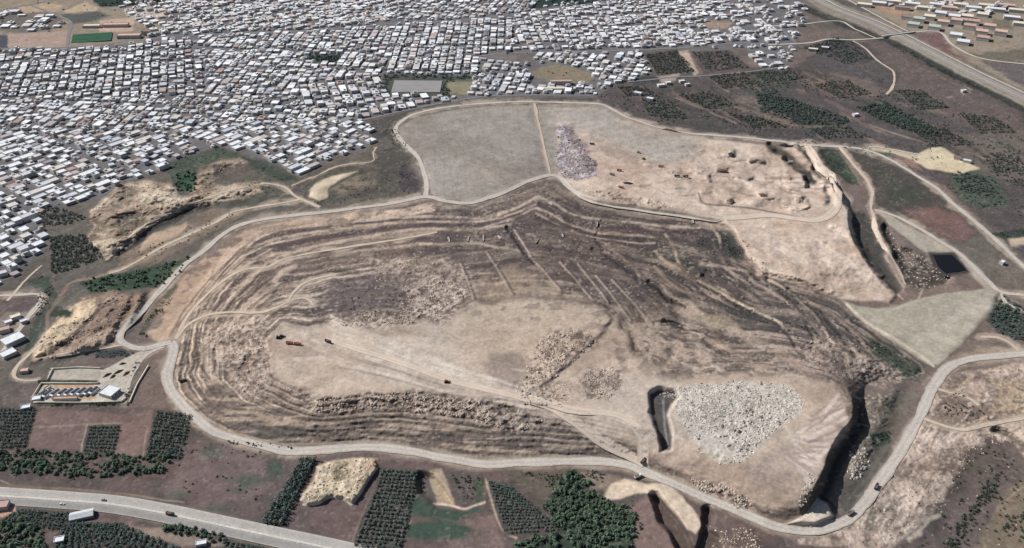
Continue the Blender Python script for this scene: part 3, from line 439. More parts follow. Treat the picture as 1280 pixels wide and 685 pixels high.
paint(poly(STRIP, 3, .8), (186, 163, 143), .85, .25 + patch(N22 + .4 * N14, -.5, .2)); paint(line(smooth([(218, 358), (204, 376), (188, 398), (178, 414)]), 8, 5), (72, 78, 68), .8, .3 + patch(N14, -.5, .2)); paint(line(smooth([(212, 420), (232, 386), (262, 350), (292, 322), (330, 300)]), 2.5, 2), (100, 86, 80), .6)
# --- south: fields, orchards, quarry bites below the ring road
SOUTH = [(-120, 508), (40, 508), (160, 508), (232, 514), (262, 545), (320, 562), (400, 568), (480, 565), (560, 578), (640, 584), (790, 590), (880, 628), (960, 662), (1000, 680), (1090, 690), (1090, 746), (-120, 746)]
paint(poly(SOUTH, 2), (104, 91, 89)); paint(poly(SOUTH, 2), (86, 82, 80), .7, patch(N40 + .5 * N120, .0, .6)); paint(poly(SOUTH, 2), (122, 105, 102), .5, patch(-N40, .1, .5)); setv(ROUGH, poly(SOUTH, 3), .12)
paint(poly([(46, 512), (150, 516), (200, 514), (190, 525), (150, 531), (110, 533), (100, 562), (30, 560)], 2), (122, 104, 100)); paint(poly([(150, 532), (192, 518), (182, 571), (142, 568)], 1.5, .4), (126, 106, 102)); paint(line([(108, 532), (102, 564)], 2.5, 2), (160, 150, 136), .8)
for pts in ([(28, 534), (108, 531), (152, 529)], [(183, 535), (178, 572)], [(0, 600), (20, 609), (90, 611), (160, 618), (230, 628)]): paint(line(pts, 2, 2), (150, 136, 124), .8)
paint(poly([(250, 550), (300, 562), (330, 575), (330, 620), (260, 635), (200, 610), (230, 570)], 8), (118, 102, 100), .8)
for u, v, a, b in ((265, 565, 14, 8), (310, 600, 26, 9), (275, 636, 26, 5), (300, 612, 12, 6), (225, 617, 12, 5), (345, 585, 12, 14)): paint(poly([(u - a, v), (u, v - b), (u + a, v), (u, v + b)], 6), (74, 88, 78), .75)
# quarry bite one
B1 = [(397, 584), (420, 577), (445, 573), (468, 575), (471, 586), (458, 606), (440, 628), (428, 622), (412, 620), (400, 628), (384, 631), (376, 626), (388, 606)]
paint(poly(B1, 2), (190, 172, 148)); paint(poly(B1, 2), (214, 200, 174), .8, patch(N14 + .4 * N6, .05, .4)); paint(poly(B1, 2), (120, 112, 92), .7, patch(-N14, .2, .5)); addv(ROUGH, poly(B1, 3), .35)
addv(H, poly(B1, 3, .4), 5.0); paint(line(smooth([(380, 630), (396, 629), (412, 621), (430, 623), (440, 629), (452, 612), (470, 586)]), 3.5, 2, .3), (222, 206, 186), .9); paint(poly([(455, 576), (470, 574), (470, 586), (458, 590)], 2), (220, 188, 164), .8)  # sunlit lower rim of the bite painted as a bright line
paint(line([(476, 592), (441, 676)], 3.5, 2), (150, 128, 120), .8)
# quarry bite two with a green floor
paint(poly([(512, 585), (605, 592), (608, 632), (570, 636), (545, 632), (522, 618)], 2), (104, 98, 94)); paint(poly([(536, 588), (552, 586), (562, 606), (570, 628), (548, 630), (540, 610)], 2), (182, 164, 142), .9)
paint(poly([(565, 590), (605, 596), (606, 628), (575, 632), (560, 604)], 4), (100, 92, 92), .9); paint(poly([(592, 600), (608, 600), (606, 630), (596, 628)], 3), (72, 84, 72), .8)
paint(line(smooth([(543, 630), (562, 631), (580, 636), (595, 632), (606, 628)]), 3, 2, .3), (214, 194, 178), .95)
setv(H, poly([(521, 591), (545, 596), (558, 614), (572, 632), (545, 632), (524, 616)], 3, .5), -5.)
for pts in ([(515, 615), (545, 634), (580, 640), (600, 632), (604, 640), (560, 652), (515, 645)], [(505, 656), (560, 650), (590, 658), (580, 672), (530, 676), (500, 670)], [(575, 672), (600, 665), (605, 690), (580, 695)]): paint(poly(pts, 3), (66, 86, 76), .9)
for pts in ([(540, 646), (575, 655), (610, 645), (630, 640), (620, 660), (590, 660)], [(560, 676), (590, 670), (600, 650), (620, 650), (630, 690), (560, 690)]): paint(poly(pts, 3), (128, 110, 106), .8)
paint(line(smooth([(608, 600), (615, 625), (623, 650), (630, 665), (645, 672)]), 3, 2), (176, 158, 142), .85)
paint(poly([(612, 588), (660, 588), (715, 590), (700, 610), (680, 630), (640, 600)], 3), (98, 92, 84), .9)
for q_ in ([(476, 585), (525, 587), (504, 692), (438, 686)], [(610, 599), (642, 608), (706, 665), (630, 670)], [(376, 574), (398, 572), (356, 660), (322, 656)], [(110, 532), (152, 531), (143, 568), (103, 566)], [(193, 512), (242, 517), (228, 576), (180, 573)], [(-10, 509), (48, 509), (34, 562), (-26, 562)], [(20, 635), (94, 640), (82, 666), (-10, 658)], [(78, 653), (152, 653), (246, 694), (54, 694)], [(281, 674), (334, 683), (348, 702), (264, 697)]): paint(poly(q_, 2, .3), (80, 76, 74), .85)
# wood floor and the gully mouths beside the ring road
paint(poly([(713, 586), (733, 598), (750, 621), (781, 634), (793, 644), (795, 746), (640, 746), (640, 680), (698, 664), (680, 634), (698, 608)], 3), (60, 70, 62))
paint(poly([(722, 590), (760, 592), (790, 598), (770, 610), (742, 612)], 3), (136, 122, 112)); paint(poly([(757, 625), (762, 604), (780, 597), (808, 604), (832, 604), (866, 636), (876, 652), (870, 666), (858, 660), (840, 638), (820, 620), (800, 617), (775, 623)], 2), (210, 194, 174))
paint(poly([(784, 634), (812, 620), (830, 640), (850, 668), (860, 700), (790, 700), (796, 648)], 3), (128, 110, 106), .95)
for P_, dep in (([(813, 621), (824, 624), (842, 644), (862, 672), (872, 700), (852, 700), (838, 668), (824, 646)], 10.), ([(880, 637), (889, 635), (892, 652), (887, 664), (902, 672), (904, 700), (868, 700), (877, 664)], 7.)):
    addv(H, poly(P_, 3, .9), -dep); paint(poly(P_, 3, .9), (92, 83, 77), .8)  # gully floors painted darker where the left wall shades them
# highway verge
paint(line(smooth([(-100, 618), (0, 618), (75, 624), (140, 629), (200, 641), (250, 650), (320, 667), (400, 683), (480, 700), (560, 716)]), 28, 4), (120, 108, 98), .9)
paint(poly([(-20, 630), (20, 629), (22, 638), (4, 646), (-20, 646)], 2), (190, 150, 132)); paint(poly([(160, 655), (230, 664), (280, 682), (225, 682), (170, 668)], 3), (138, 124, 114))
# ------------------------------------------------------------------ roads: centre lines (kept for the ribbons) smooth the relief beneath them
RING_S = smooth([(214, 428), (218, 434), (212, 455), (208, 470), (216, 490), (232, 510), (250, 527), (266, 539), (290, 548), (320, 556), (360, 564), (400, 562), (460, 559), (500, 562), (560, 573), (600, 580), (640, 579), (700, 577), (760, 577), (790, 583), (820, 596), (860, 613), (900, 630), (940, 646), (962, 656), (992, 663), (1023, 663), (1058, 651), (1078, 632), (1093, 612), (1110, 587), (1121, 571), (1151, 519), (1168, 481), (1186, 459), (1211, 449), (1245, 445), (1280, 442), (1340, 438)])
RING_N = smooth([(214, 428), (204, 430), (180, 436), (163, 434), (151, 427), (150, 419), (156, 410), (166, 399), (176, 391), (196, 368), (216, 347), (232, 330), (251, 317), (276, 295), (296, 283), (320, 276), (360, 270), (400, 266), (440, 261), (480, 256), (510, 250), (527, 246), (540, 247), (560, 252), (588, 254), (615, 246), (640, 236), (665, 225), (690, 219), (702, 224), (710, 233), (724, 243), (740, 250), (778, 258), (816, 264), (854, 269), (904, 273), (960, 269), (998, 274), (1023, 275), (1040, 265), (1047, 250), (1044, 234), (1033, 217), (1020, 200), (1010, 182)])
CELL_R = smooth([(531, 246), (533, 232), (529, 212), (522, 196), (510, 184), (499, 172), (494, 163), (500, 153), (515, 144), (540, 137), (575, 132), (610, 129), (650, 127), (690, 128), (730, 129), (753, 131), (768, 138), (781, 146), (800, 152), (816, 158), (854, 166), (905, 170), (960, 175), (1010, 181), (1048, 183), (1081, 187), (1111, 199), (1130, 210), (1148, 221), (1173, 237), (1194, 257), (1224, 282), (1249, 304), (1271, 325), (1300, 352)])
DIVID = smooth([(668, 129), (672, 150), (678, 175), (684, 200), (688, 218)])
TRACKE = smooth([(1050, 184), (1056, 192), (1068, 207), (1083, 225), (1090, 243), (1088, 257), (1092, 270), (1094, 285), (1103, 305), (1116, 325), (1126, 343), (1131, 356)])
EASTR = smooth([(1093, 262), (1112, 268), (1136, 278), (1186, 308), (1207, 324), (1226, 343), (1240, 356), (1252, 366), (1290, 369)])
LOOPE = smooth([(1252, 366), (1254, 375), (1264, 383), (1290, 392)])
RAMPW = smooth([(220, 424), (226, 414), (234, 406), (256, 395), (284, 390), (320, 391), (338, 388), (358, 379), (364, 370), (372, 360), (386, 351), (415, 344)])
RAMPW2 = smooth([(358, 379), (374, 372), (386, 374), (392, 382)])
BENCH = smooth([(222, 418), (230, 402), (240, 388), (264, 363), (288, 345), (310, 336), (334, 335), (346, 328), (362, 322), (420, 311), (496, 300), (546, 290)])
HAUL = smooth([(420, 428), (460, 440), (496, 452), (560, 474), (600, 484), (650, 497), (690, 510), (746, 549), (781, 566), (806, 582)])
HAUL2 = smooth([(660, 496), (715, 512), (761, 516), (786, 525), (800, 540), (804, 562), (803, 580)])
LTRK = smooth([(-30, 372), (0, 370), (45, 367), (53, 371), (48, 382), (41, 390), (30, 404), (15, 424), (0, 445)])
LOOPW = smooth([(155, 431), (135, 434), (120, 438), (100, 440), (70, 444)])
LOOPW2 = smooth([(60, 425), (45, 436), (23, 456), (16, 470), (28, 476), (48, 475)])
COMPR = smooth([(206, 433), (192, 438), (176, 450), (166, 466), (158, 490), (154, 502)])
WALLTR = smooth([(186, 457), (172, 480), (161, 505)])
WT1 = smooth([(330, 230), (320, 231), (289, 238), (251, 250), (214, 265), (186, 278), (160, 297)])
WT2 = smooth([(400, 259), (383, 252), (368, 245), (358, 235), (340, 230), (326, 229)])
WT3 = smooth([(376, 249), (345, 255), (320, 259), (289, 266), (272, 277), (241, 291), (201, 310), (161, 333), (136, 342)])
WT4 = smooth([(365, 232), (395, 220), (425, 207), (461, 203), (468, 200), (466, 192), (471, 184)])
NEACC = smooth([(1078, 187), (1087, 183), (1111, 186), (1146, 193)])
SETR = smooth([(1168, 485), (1180, 489), (1211, 497), (1224, 507)])
SETR2 = smooth([(1150, 521), (1164, 527), (1184, 534), (1206, 537), (1234, 531), (1270, 524), (1300, 520)])
HOOKE = smooth([(1226, 421), (1249, 422), (1266, 431), (1276, 442)])
HWY = smooth([(-160, 612), (-80, 615), (0, 620), (75, 625), (145, 631), (213, 643), (250, 651), (320, 666), (400, 683), (480, 701), (560, 718)])
OVER = smooth([(960, 56), (1010, 54), (1035, 49), (1065, 50), (1098, 48), (1121, 45), (1146, 40), (1168, 39), (1179, 43), (1189, 55), (1211, 68), (1236, 75), (1290, 81), (1360, 86)])
FRONT1 = smooth([(960, 33), (1005, 30), (1048, 26), (1070, 37), (1095, 48)])
FRONT2 = smooth([(1050, -6), (1101, 22), (1136, 40)])
NET1 = smooth([(1066, 51), (1081, 60), (1096, 75), (1112, 86), (1118, 92), (1116, 108), (1108, 118)])
ST1 = smooth([(-100, 64), (0, 61), (88, 59), (176, 50), (251, 43), (320, 41), (378, 39), (440, 34), (496, 29), (571, 26), (640, 18), (690, 11), (760, 2)])
ST2 = smooth([(600, 70), (640, 66), (740, 64), (848, 60), (916, 54), (960, 55)])
ST3 = smooth([(745, 105), (800, 101), (846, 96), (876, 95), (941, 89), (975, 84)])
ST5 = smooth([(452, 150), (472, 146), (496, 140), (546, 130), (600, 121), (640, 119), (740, 119)])
ST6 = smooth([(40, 7), (65, 17), (88, 27), (86, 42), (84, 58)])
ST7 = smooth([(975, 34), (985, 45), (995, 53)])
ST8 = smooth([(0, 13), (50, 3), (80, -4)])
TOWNLN = smooth([(10, 376), (30, 352), (52, 332)])
SOUTHJ = smooth([(804, 588), (826, 602), (846, 622), (862, 644)])
ALLR = [(RING_S, 10.5), (RING_N, 9), (CELL_R, 8), (DIVID, 5), (TRACKE, 6), (EASTR, 8), (LOOPE, 6), (RAMPW, 6), (RAMPW2, 4), (BENCH, 6), (LTRK, 6), (LOOPW, 4), (LOOPW2, 4), (COMPR, 6), (WT1, 4), (WT2, 6), (WT3, 6), (WT4, 3), (NEACC, 6), (SETR2, 6), (SETR, 5), (HOOKE, 6)]
def pxm(v): return cT * (v + 350.0) / HC       # horizontal pixels per metre at row v
for pts, w in ALLR:
    p = pts[::2] + [pts[-1]]
    wp = w * pxm(np.mean([q[1] for q in p]))
    setv(CALM, line(p, wp * 1.3, 3, 0), 1.)
    paint(line(p, wp * 1.3, wp * .7, 1.3), (180, 165, 149), .75, .35 + patch(N22, -.5, .2))
for pts, w in ((HWY, 26), (MOTOR, 24), (OVER, 6)):
    p = pts[::2] + [pts[-1]]; wp = w * pxm(np.mean([q[1] for q in p])); setv(CALM, line(p, wp, 3, 0), 1.)
for k_ in range(16):
    o0, o1 = random.uniform(-1, 1), random.uniform(-1, 1); hp = HAUL[::3] + [HAUL[-1]]
    paint(line([(p_[0] + o0 * 6 * (1 - i_ / len(hp)), p_[1] + (o0 * 30 * (1 - i_ / len(hp)) ** 1.4 + o1 * 5) ) for i_, p_ in enumerate(hp)][:int(len(hp) * random.uniform(.6, 1))], random.uniform(1.6, 5), 2.5, .5), random.choice([(220, 206, 191), (216, 202, 187), (214, 200, 184), (158, 141, 129)]), random.uniform(.45, .85), .6 + patch(N40, -.4, .3))
for pts, w in ((HAUL, 12), (HAUL2, 12)): paint(line(pts[::2] + [pts[-1]], w * .9, 5, .4), (204, 190, 174), .7)
# footprint masks for houses
for pts, w in ((ST1, 4), (ST2, 4.5), (ST3, 3), (ST5, 4), (ST6, 4), (ST7, 3), (OVER, 5), (FRONT1, 3), (FRONT2, 3), (MOTOR, 20), (CELL_R, 8), (WT4, 4)):
    s_, m_ = line(pts[::2] + [pts[-1]], w, 1, 0); NOH[s_] |= m_ > .5
PITCH_S = [(478, 94), (500, 92), (592, 96), (588, 118), (562, 121), (480, 119)]
for pts in (PITCH_S, [(384, 69), (425, 69), (424, 79), (384, 79)], [(664, 80), (700, 78), (745, 90), (740, 106), (664, 104)], [(640, 67), (674, 66), (664, 80), (636, 80)], [(614, 66), (645, 66), (645, 77), (614, 77)], [(800, 64), (850, 60), (945, 60), (935, 90), (815, 98)], [(880, 26), (915, 28), (910, 37), (880, 37)]):
    s_, m_ = poly(pts, 1, 0); NOH[s_] |= m_ > .5
paint(poly(PITCH_S, 2, .3), (82, 86, 82)); setv(CALM, poly(PITCH_S, 3, 0), 1); paint(poly([(560, 102), (592, 100), (586, 118), (560, 118)], 2), (150, 142, 120), .8)
setv(CALM, poly(TOWN, 3, 0), 1); ROUGH = ROUGH * (1 - CALM)
setv(H, poly([(1158, 314), (1194, 314), (1206, 330), (1214, 342), (1182, 347), (1164, 336)], 4, 0), 1.0); setv(ROUGH, poly([(1158, 314), (1194, 314), (1206, 330), (1214, 342), (1182, 347), (1164, 336)], 3, 0), 0.); paint(poly([(1160, 315), (1193, 315), (1205, 329), (1213, 341), (1182, 346), (1166, 335)], 2, .3), (70, 68, 68))
# sheer faces: limit slopes that face the viewer to what a loose bank can hold
dY = np.abs(np.gradient(Y0[:, 0])); dep = np.arctan2(HC, Y0[:, NU_ // 2]); lim = .80 * dY * np.tan(dep)
H0 = H.copy()
for j in range(NV_ - 1, 0, -1): H[j - 1] = np.minimum(H[j - 1], H[j] + lim[j])
cut = sstep(.2, 1.2, H0 - H); HB = H.copy()
for _ in range(10): HB[:, 1:-1] = .25 * HB[:, :-2] + .5 * HB[:, 1:-1] + .25 * HB[:, 2:]
H += (HB - H) * cut
# light rounding of every break of slope
def blur(A):
    A = A.copy(); A[1:-1] = .25 * A[:-2] + .5 * A[1:-1] + .25 * A[2:]; A[:, 1:-1] = .25 * A[:, :-2] + .5 * A[:, 1:-1] + .25 * A[:, 2:]; return A
H = blur(H)
HS = H.copy()
H += ROUGH * (1.15 * N6 + 1.0 * N14 + .45 * N3) + .25 * N22 * (1 - CALM)
# soil mottling
mot = (1 + .13 * N14 + .10 * N6 + .10 * N3 + .07 * N40)
mot = 1 + (mot - 1) * (.75 + .6 * np.clip(ROUGH * 2, 0, 1))
wild = np.clip(ROUGH * 2.2, 0, 1) * (1 - CALM)
C += (alb((78, 74, 70)) - C) * (wild * .55 * patch(.6 * N6 + .6 * N3 + .3 * N22, .42, .8))[..., None]
C += (alb((208, 193, 176)) - C) * (wild * .40 * patch(-.6 * N6 + .5 * N3 - .3 * N22, .42, .8))[..., None]
C *= mot[..., None]
C *= np.stack([1 + .03 * N120, 1 + 0 * N120, (1.0 - .03 * N120)], -1)
lum = C.mean(-1); C[..., 2] *= .985 + .02 * sstep(.12, .32, lum); C = np.clip(C, .015, .8)
def hs(u, v, A=None):
    A = H if A is None else A
    u = np.clip(np.asarray(u, float) - U0, 0, NU_ - 1.001); v = np.clip(np.asarray(v, float) - V0, 0, NV_ - 1.001)
    i = u.astype(int); j = v.astype(int); a = u - i; b = v - j
    return A[j, i] * (1 - a) * (1 - b) + A[j, i + 1] * a * (1 - b) + A[j + 1, i] * (1 - a) * b + A[j + 1, i + 1] * a * b
def at(u, v, dz=0., A=None):
    """a point of the ground"""
    return to_world(u, v, hs(u, v, A) + dz)
def ground_z(x, y):
    h = np.zeros(np.shape(x))
    for _ in range(5):
        u, v = to_px(x, y, h); h = hs(u, v)
    return h
# ================================================================== OBJECT HELPERS
def tag(o, label=None, cat=None, group=None, kind=None):
    if label: o['label'] = label
    if cat: o['category'] = cat
    if group: o['group'] = group
    if kind: o['kind'] = kind
    return o
def mesh_np(name, co, quads=None, tris=None, colors=None, mat=None, parent=None, smooth_=False, uv=None):
    me = bpy.data.meshes.new(name)
    co = np.ascontiguousarray(co, np.float32)
    nq = 0 if quads is None else len(quads); nt = 0 if tris is None else len(tris)
    me.vertices.add(len(co)); me.vertices.foreach_set('co', co.ravel())
    loops = np.concatenate([np.asarray(quads, np.int32).ravel() if nq else np.zeros(0, np.int32), np.asarray(tris, np.int32).ravel() if nt else np.zeros(0, np.int32)])
    me.loops.add(len(loops)); me.loops.foreach_set('vertex_index', loops)
    st = np.concatenate([np.arange(nq) * 4, nq * 4 + np.arange(nt) * 3]).astype(np.int32)
    me.polygons.add(nq + nt); me.polygons.foreach_set('loop_start', st)
    if smooth_: me.polygons.foreach_set('use_smooth', np.ones(nq + nt, bool))
    me.update(calc_edges=True)
    if colors is not None:
        at_ = me.color_attributes.new('Col', 'FLOAT_COLOR', 'POINT')
        at_.data.foreach_set('color', np.concatenate([colors, np.ones((len(co), 1))], 1).astype(np.float32).ravel())
    if uv is not None:
        l = me.uv_layers.new(name='UVMap'); l.data.foreach_set('uv', np.asarray(uv, np.float32)[loops].ravel())
    if mat: me.materials.append(mat)
    o = bpy.data.objects.new(name, me); COL.objects.link(o)
    if parent: o.parent = parent
    return o
def mat_new(name, rough=.95, spec=.1):
    m = bpy.data.materials.new(name); m.use_nodes = True
    b = m.node_tree.nodes['Principled BSDF']; b.inputs['Roughness'].default_value = rough; b.inputs['Specular IOR Level'].default_value = spec
    return m, m.node_tree, b
def noise_node(nt, scale, detail=4, obj=True, rough=.6):
    g = nt.nodes.new('ShaderNodeNewGeometry') if not obj else nt.nodes.new('ShaderNodeTexCoord')
    n = nt.nodes.new('ShaderNodeTexNoise'); n.inputs['Scale'].default_value = scale; n.inputs['Detail'].default_value = detail; n.inputs['Roughness'].default_value = rough
    nt.links.new(g.outputs['Object' if obj else 'Position'], n.inputs['Vector']); return n
def mul_noise(nt, col_out, pairs, obj=False):
    out = col_out
    for scale, lo, hi in pairs:
        n = noise_node(nt, scale, 4, obj)
        mr = nt.nodes.new('ShaderNodeMapRange'); mr.inputs['From Min'].default_value = .3; mr.inputs['From Max'].default_value = .7
        mr.inputs['To Min'].default_value = lo; mr.inputs['To Max'].default_value = hi
        nt.links.new(n.outputs['Fac'], mr.inputs['Value'])
        mx = nt.nodes.new('ShaderNodeMix'); mx.data_type = 'RGBA'; mx.blend_type = 'MULTIPLY'; mx.inputs['Factor'].default_value = 1
        nt.links.new(out, mx.inputs['A']); nt.links.new(mr.outputs['Result'], mx.inputs['B']); out = mx.outputs['Result']
    return out
def attr_mat(name, pairs=(), bump=0, bscale=.5, rough=.95, spec=.05):
    m, nt, b = mat_new(name, rough, spec)
    a = nt.nodes.new('ShaderNodeVertexColor'); a.layer_name = 'Col'
    nt.links.new(mul_noise(nt, a.outputs['Color'], pairs), b.inputs['Base Color'])
    if bump:
        n = noise_node(nt, bscale, 6, False); bp = nt.nodes.new('ShaderNodeBump'); bp.inputs['Strength'].default_value = bump; bp.inputs['Distance'].default_value = 1.
        nt.links.new(n.outputs['Fac'], bp.inputs['Height']); nt.links.new(bp.outputs['Normal'], b.inputs['Normal'])
    return m
def flat_mat(name, c, pairs=(), rough=.9, spec=.1, metal=0.):
    m, nt, b = mat_new(name, rough, spec); b.inputs['Metallic'].default_value = metal
    r = nt.nodes.new('ShaderNodeRGB'); r.outputs[0].default_value = (*c, 1)
    nt.links.new(mul_noise(nt, r.outputs[0], pairs) if pairs else r.outputs[0], b.inputs['Base Color'])
    return m
M = {}
M['ground'] = attr_mat('soil', ((.9, .92, 1.08), (.28, .9, 1.1), (.07, .9, 1.1)), .25, .7)
M['houses'] = attr_mat('roofs_and_walls', ((.6, .85, 1.12), (.12, .9, 1.08)))
M['leaf'] = attr_mat('leaves', ((1.3, .7, 1.3),))
M['rock'] = attr_mat('stones', ((1.2, .8, 1.15),))
M['bark'] = flat_mat('bark', (.10, .075, .055), ((2., .7, 1.3),))
# ================================================================== GROUND SHEET
def ground():
    def ext(a, lo, hi): return np.concatenate([lo, a, hi])
    eu = np.array([40, 100, 200, 400, 800, 1600, 3200, 7000.])
    ulist = ext(us, U0 - eu[::-1], U1 + eu); 
    vlist = ext(vs, np.array([-345, -338, -325, -300, -270, -230, -190, -150, -110, -80, -60, -45.]), V1 + np.array([15, 40, 80, 140, 220, 330, 460]))
    gu, gv = np.meshgrid(ulist, vlist)
    cu = np.clip(gu, U0, U1); cv = np.clip(gv, V0, V1)
    ii = (cu - U0).astype(int); jj = (cv - V0).astype(int)
    out = np.maximum(np.abs(gu - cu), np.abs(gv - cv) * 3); k = np.exp(-out / 120.)
    h = H[jj, ii] * k
    x, y, z = to_world(gu, gv, h)
    c = C[jj, ii].copy()
    base = alb((118, 108, 102)) + (alb((150, 140, 130)) - alb((118, 108, 102))) * patch(fbm(x, y, 300, 4, 41), -.3, .5)[..., None]
    kk = np.exp(-out / 40.)[..., None]; c = c * kk + base * (1 - kk)
    n, m = gu.shape
    idx = np.arange(n * m).reshape(n, m)
    q = np.stack([idx[1:, :-1], idx[1:, 1:], idx[:-1, 1:], idx[:-1, :-1]], -1).reshape(-1, 4)
    o = mesh_np('ground', np.stack([x, y, z], -1).reshape(-1, 3), q, None, c.reshape(-1, 3), M['ground'], smooth_=True)
    tag(o, 'dry landfill mound, quarry land, fields and town soil', None, None, 'structure')
ground()
# ================================================================== ROADS
def road_mat(name, c, edge, tracks=2, n=(.85, 1.12), mark=None):
    m, nt, b = mat_new(name, .9, .08)
    uv = nt.nodes.new('ShaderNodeUVMap'); sp = nt.nodes.new('ShaderNodeSeparateXYZ'); nt.links.new(uv.outputs['UV'], sp.inputs[0])
    rp = nt.nodes.new('ShaderNodeValToRGB'); cr = rp.color_ramp
    base = alb(c); ed = alb(edge)
    stops = [(0, ed), (.16, base), (.30, base * 1.10), (.42, base * .97), (.58, base * .97), (.70, base * 1.10), (.84, base), (1, ed)]
    if mark is not None: stops = [(0, ed), (.06, base * .95), (.09, alb(mark)), (.12, base), (.5, base * .93), (.88, base), (.91, alb(mark)), (.94, base * .95)]
    while len(cr.elements) < len(stops): cr.elements.new(.5)
    for e, (p, q) in zip(cr.elements, stops): e.position = p; e.color = (*q, 1)
    nt.links.new(sp.outputs['X'], rp.inputs['Fac'])
    nt.links.new(mul_noise(nt, rp.outputs['Color'], ((.05, .9, 1.08), (.4, n[0], n[1]))), b.inputs['Base Color'])
    return m
M['dirt'] = road_mat('compacted_dirt', (194, 186, 176), (172, 160, 148)); M['trackm'] = road_mat('track_dirt', (200, 184, 166), (180, 163, 147)); M['haul'] = road_mat('haul_dirt', (208, 192, 176), (198, 181, 166), n=(.92, 1.07))
M['asph'] = road_mat('worn_asphalt', (160, 158, 156), (140, 136, 130)); M['hwy'] = road_mat('pale_asphalt', (182, 177, 170), (170, 164, 154), mark=(206, 202, 196))
M['hwy2'] = road_mat('grey_asphalt', (158, 154, 150), (150, 146, 140), mark=(196, 192, 186)); M['med'] = road_mat('median_concrete', (206, 202, 192), (192, 186, 176)); M['street'] = road_mat('street_asphalt', (132, 130, 132), (124, 121, 122))
M['motor'] = road_mat('motorway_asphalt', (158, 152, 146), (150, 143, 134), mark=(182, 177, 170))
def ribbon(name, pts, width, mat, off=0., dz=.35, jit=1.3, A=None):
    p = np.array(pts); x, y, _ = to_world(p[:, 0], p[:, 1], hs(p[:, 0], p[:, 1], A))
    w = np.stack([x, y], 1); seg = np.hypot(*np.diff(w, axis=0).T); s = np.concatenate([[0], np.cumsum(seg)])
    n = max(4, int(s[-1] / 5)); ss = np.linspace(0, s[-1], n)
    w = np.stack([np.interp(ss, s, w[:, 0]), np.interp(ss, s, w[:, 1])], 1)
    for _ in range(2): w[1:-1] = .25 * w[:-2] + .5 * w[1:-1] + .25 * w[2:]
    t = np.gradient(w, axis=0); t /= np.linalg.norm(t, axis=1)[:, None] + 1e-9; nn = np.stack([-t[:, 1], t[:, 0]], 1)
    rg = np.random.default_rng(len(p)); K = 7; fr_ = np.linspace(-.5, .5, K); co = []; uvs = []
    ja = np.convolve(rg.normal(0, jit, n + 4), np.ones(5) / 2.2, 'valid'); jb = np.convolve(rg.normal(0, jit, n + 4), np.ones(5) / 2.2, 'valid')
    for k, q in enumerate(fr_):
        wd = width + np.where(q < 0, ja, jb) * 2 * abs(q); P = w + nn * (off + q * wd)[:, None]
        co.append(np.stack([P[:, 0], P[:, 1], ground_z(P[:, 0], P[:, 1]) + dz], 1)); uvs.append(np.stack([np.full(n, q + .5), ss / 10], 1))
    co = np.stack(co, 1)
    # keep every cross-section near level
    co[:, :, 2] = np.maximum(co[:, :, 2], .5 * co[:, :, 2] + .5 * co[:, :, 2].mean(1, keepdims=True))
    idx = np.arange(n * K).reshape(n, K); q = np.stack([idx[:-1, :-1], idx[:-1, 1:], idx[1:, 1:], idx[1:, :-1]], -1).reshape(-1, 4)
    o = mesh_np(name, co.reshape(-1, 3), q, None, None, mat, smooth_=True, uv=np.stack(uvs, 1).reshape(-1, 2))
    if co[1, 0, 0] is not None:
        o.data.flip_normals() if o.data.polygons[0].normal.z < 0 else None
    return o
def road(name, pts, w, mat, label, off=0., dz=.35, jit=1.3): tag(ribbon(name, pts, w, mat, off, dz, jit), label, None, None, 'structure')
road('perimeter_road', RING_S, 11.5, M['dirt'], 'pale dirt perimeter road along the near side of the landfill', 0, .40)
KR = min(range(len(RING_N)), key=lambda i: (RING_N[i][0] - 904) ** 2 + (RING_N[i][1] - 273) ** 2)
road('perimeter_road', RING_N[:KR + 1], 9.5, M['dirt'], 'pale dirt road round the left and far side of the landfill', 0, .44)
road('haul_road', RING_N[KR:], 13, M['haul'], 'haul road bending across the upper right platform', 0, .40, 1.2)
road('cell_road', CELL_R, 7.5, M['dirt'], 'pale road round the far side of the covered cells', 0, .36)
road('divider_track', DIVID, 5, M['trackm'], 'straight track between the two covered cells', 0, .32)
road('ravine_track', TRACKE, 5.5, M['trackm'], 'dirt track along the ridge between the dark ravines', 0, .33)
road('cell_track', EASTR, 7, M['dirt'], 'pale track along the lower right cell', 0, .31)
road('dirt_track', LOOPE, 5, M['dirt'], 'short track loop by the right grove', 0, .34)
road('ramp_road', RAMPW, 5, M['trackm'], 'dirt ramp climbing the mound from the left junction', 0, .30)
road('dirt_track', RAMPW2, 3.5, M['trackm'], 'spur of the dirt ramp', 0, .28)
road('bench_track', BENCH, 5, M['trackm'], 'bench track along the left terraces', 0, .29)
road('haul_road', HAUL, 9, M['haul'], 'haul road across the top of the mound', 0, .22, .9)
road('haul_road', HAUL2, 10, M['haul'], 'haul road bending down to the perimeter road', 0, .25, .9)
road('farm_road', LTRK, 6, M['dirt'], 'white bent farm road at the left edge', 0, .3)
for P_, w_ in ((LOOPW, 4), (LOOPW2, 4), (WT1, 4), (WT2, 5.5), (WT3, 5), (WT4, 3), (NET1, 5), (SETR, 4.5), (HOOKE, 5), (TOWNLN, 3)):
    road('dirt_track', P_, w_, M['trackm'], 'narrow dirt track over the quarry land', 0, .27)
road('compound_road', COMPR, 6, M['dirt'], 'access road of the generator compound', 0, .3)
road('yard_road', NEACC, 5, M['dirt'], 'access road of the pale yard', 0, .38)
road('quarry_road', SETR2, 5.5, M['trackm'], 'track into the right quarry', 0, .3)
road('highway', HWY, 9.6, M['hwy'], 'far carriageway of the highway', 6.3, .5, .05)
road('highway', HWY, 9.6, M['hwy2'], 'near carriageway of the highway', -6.3, .5, .05)
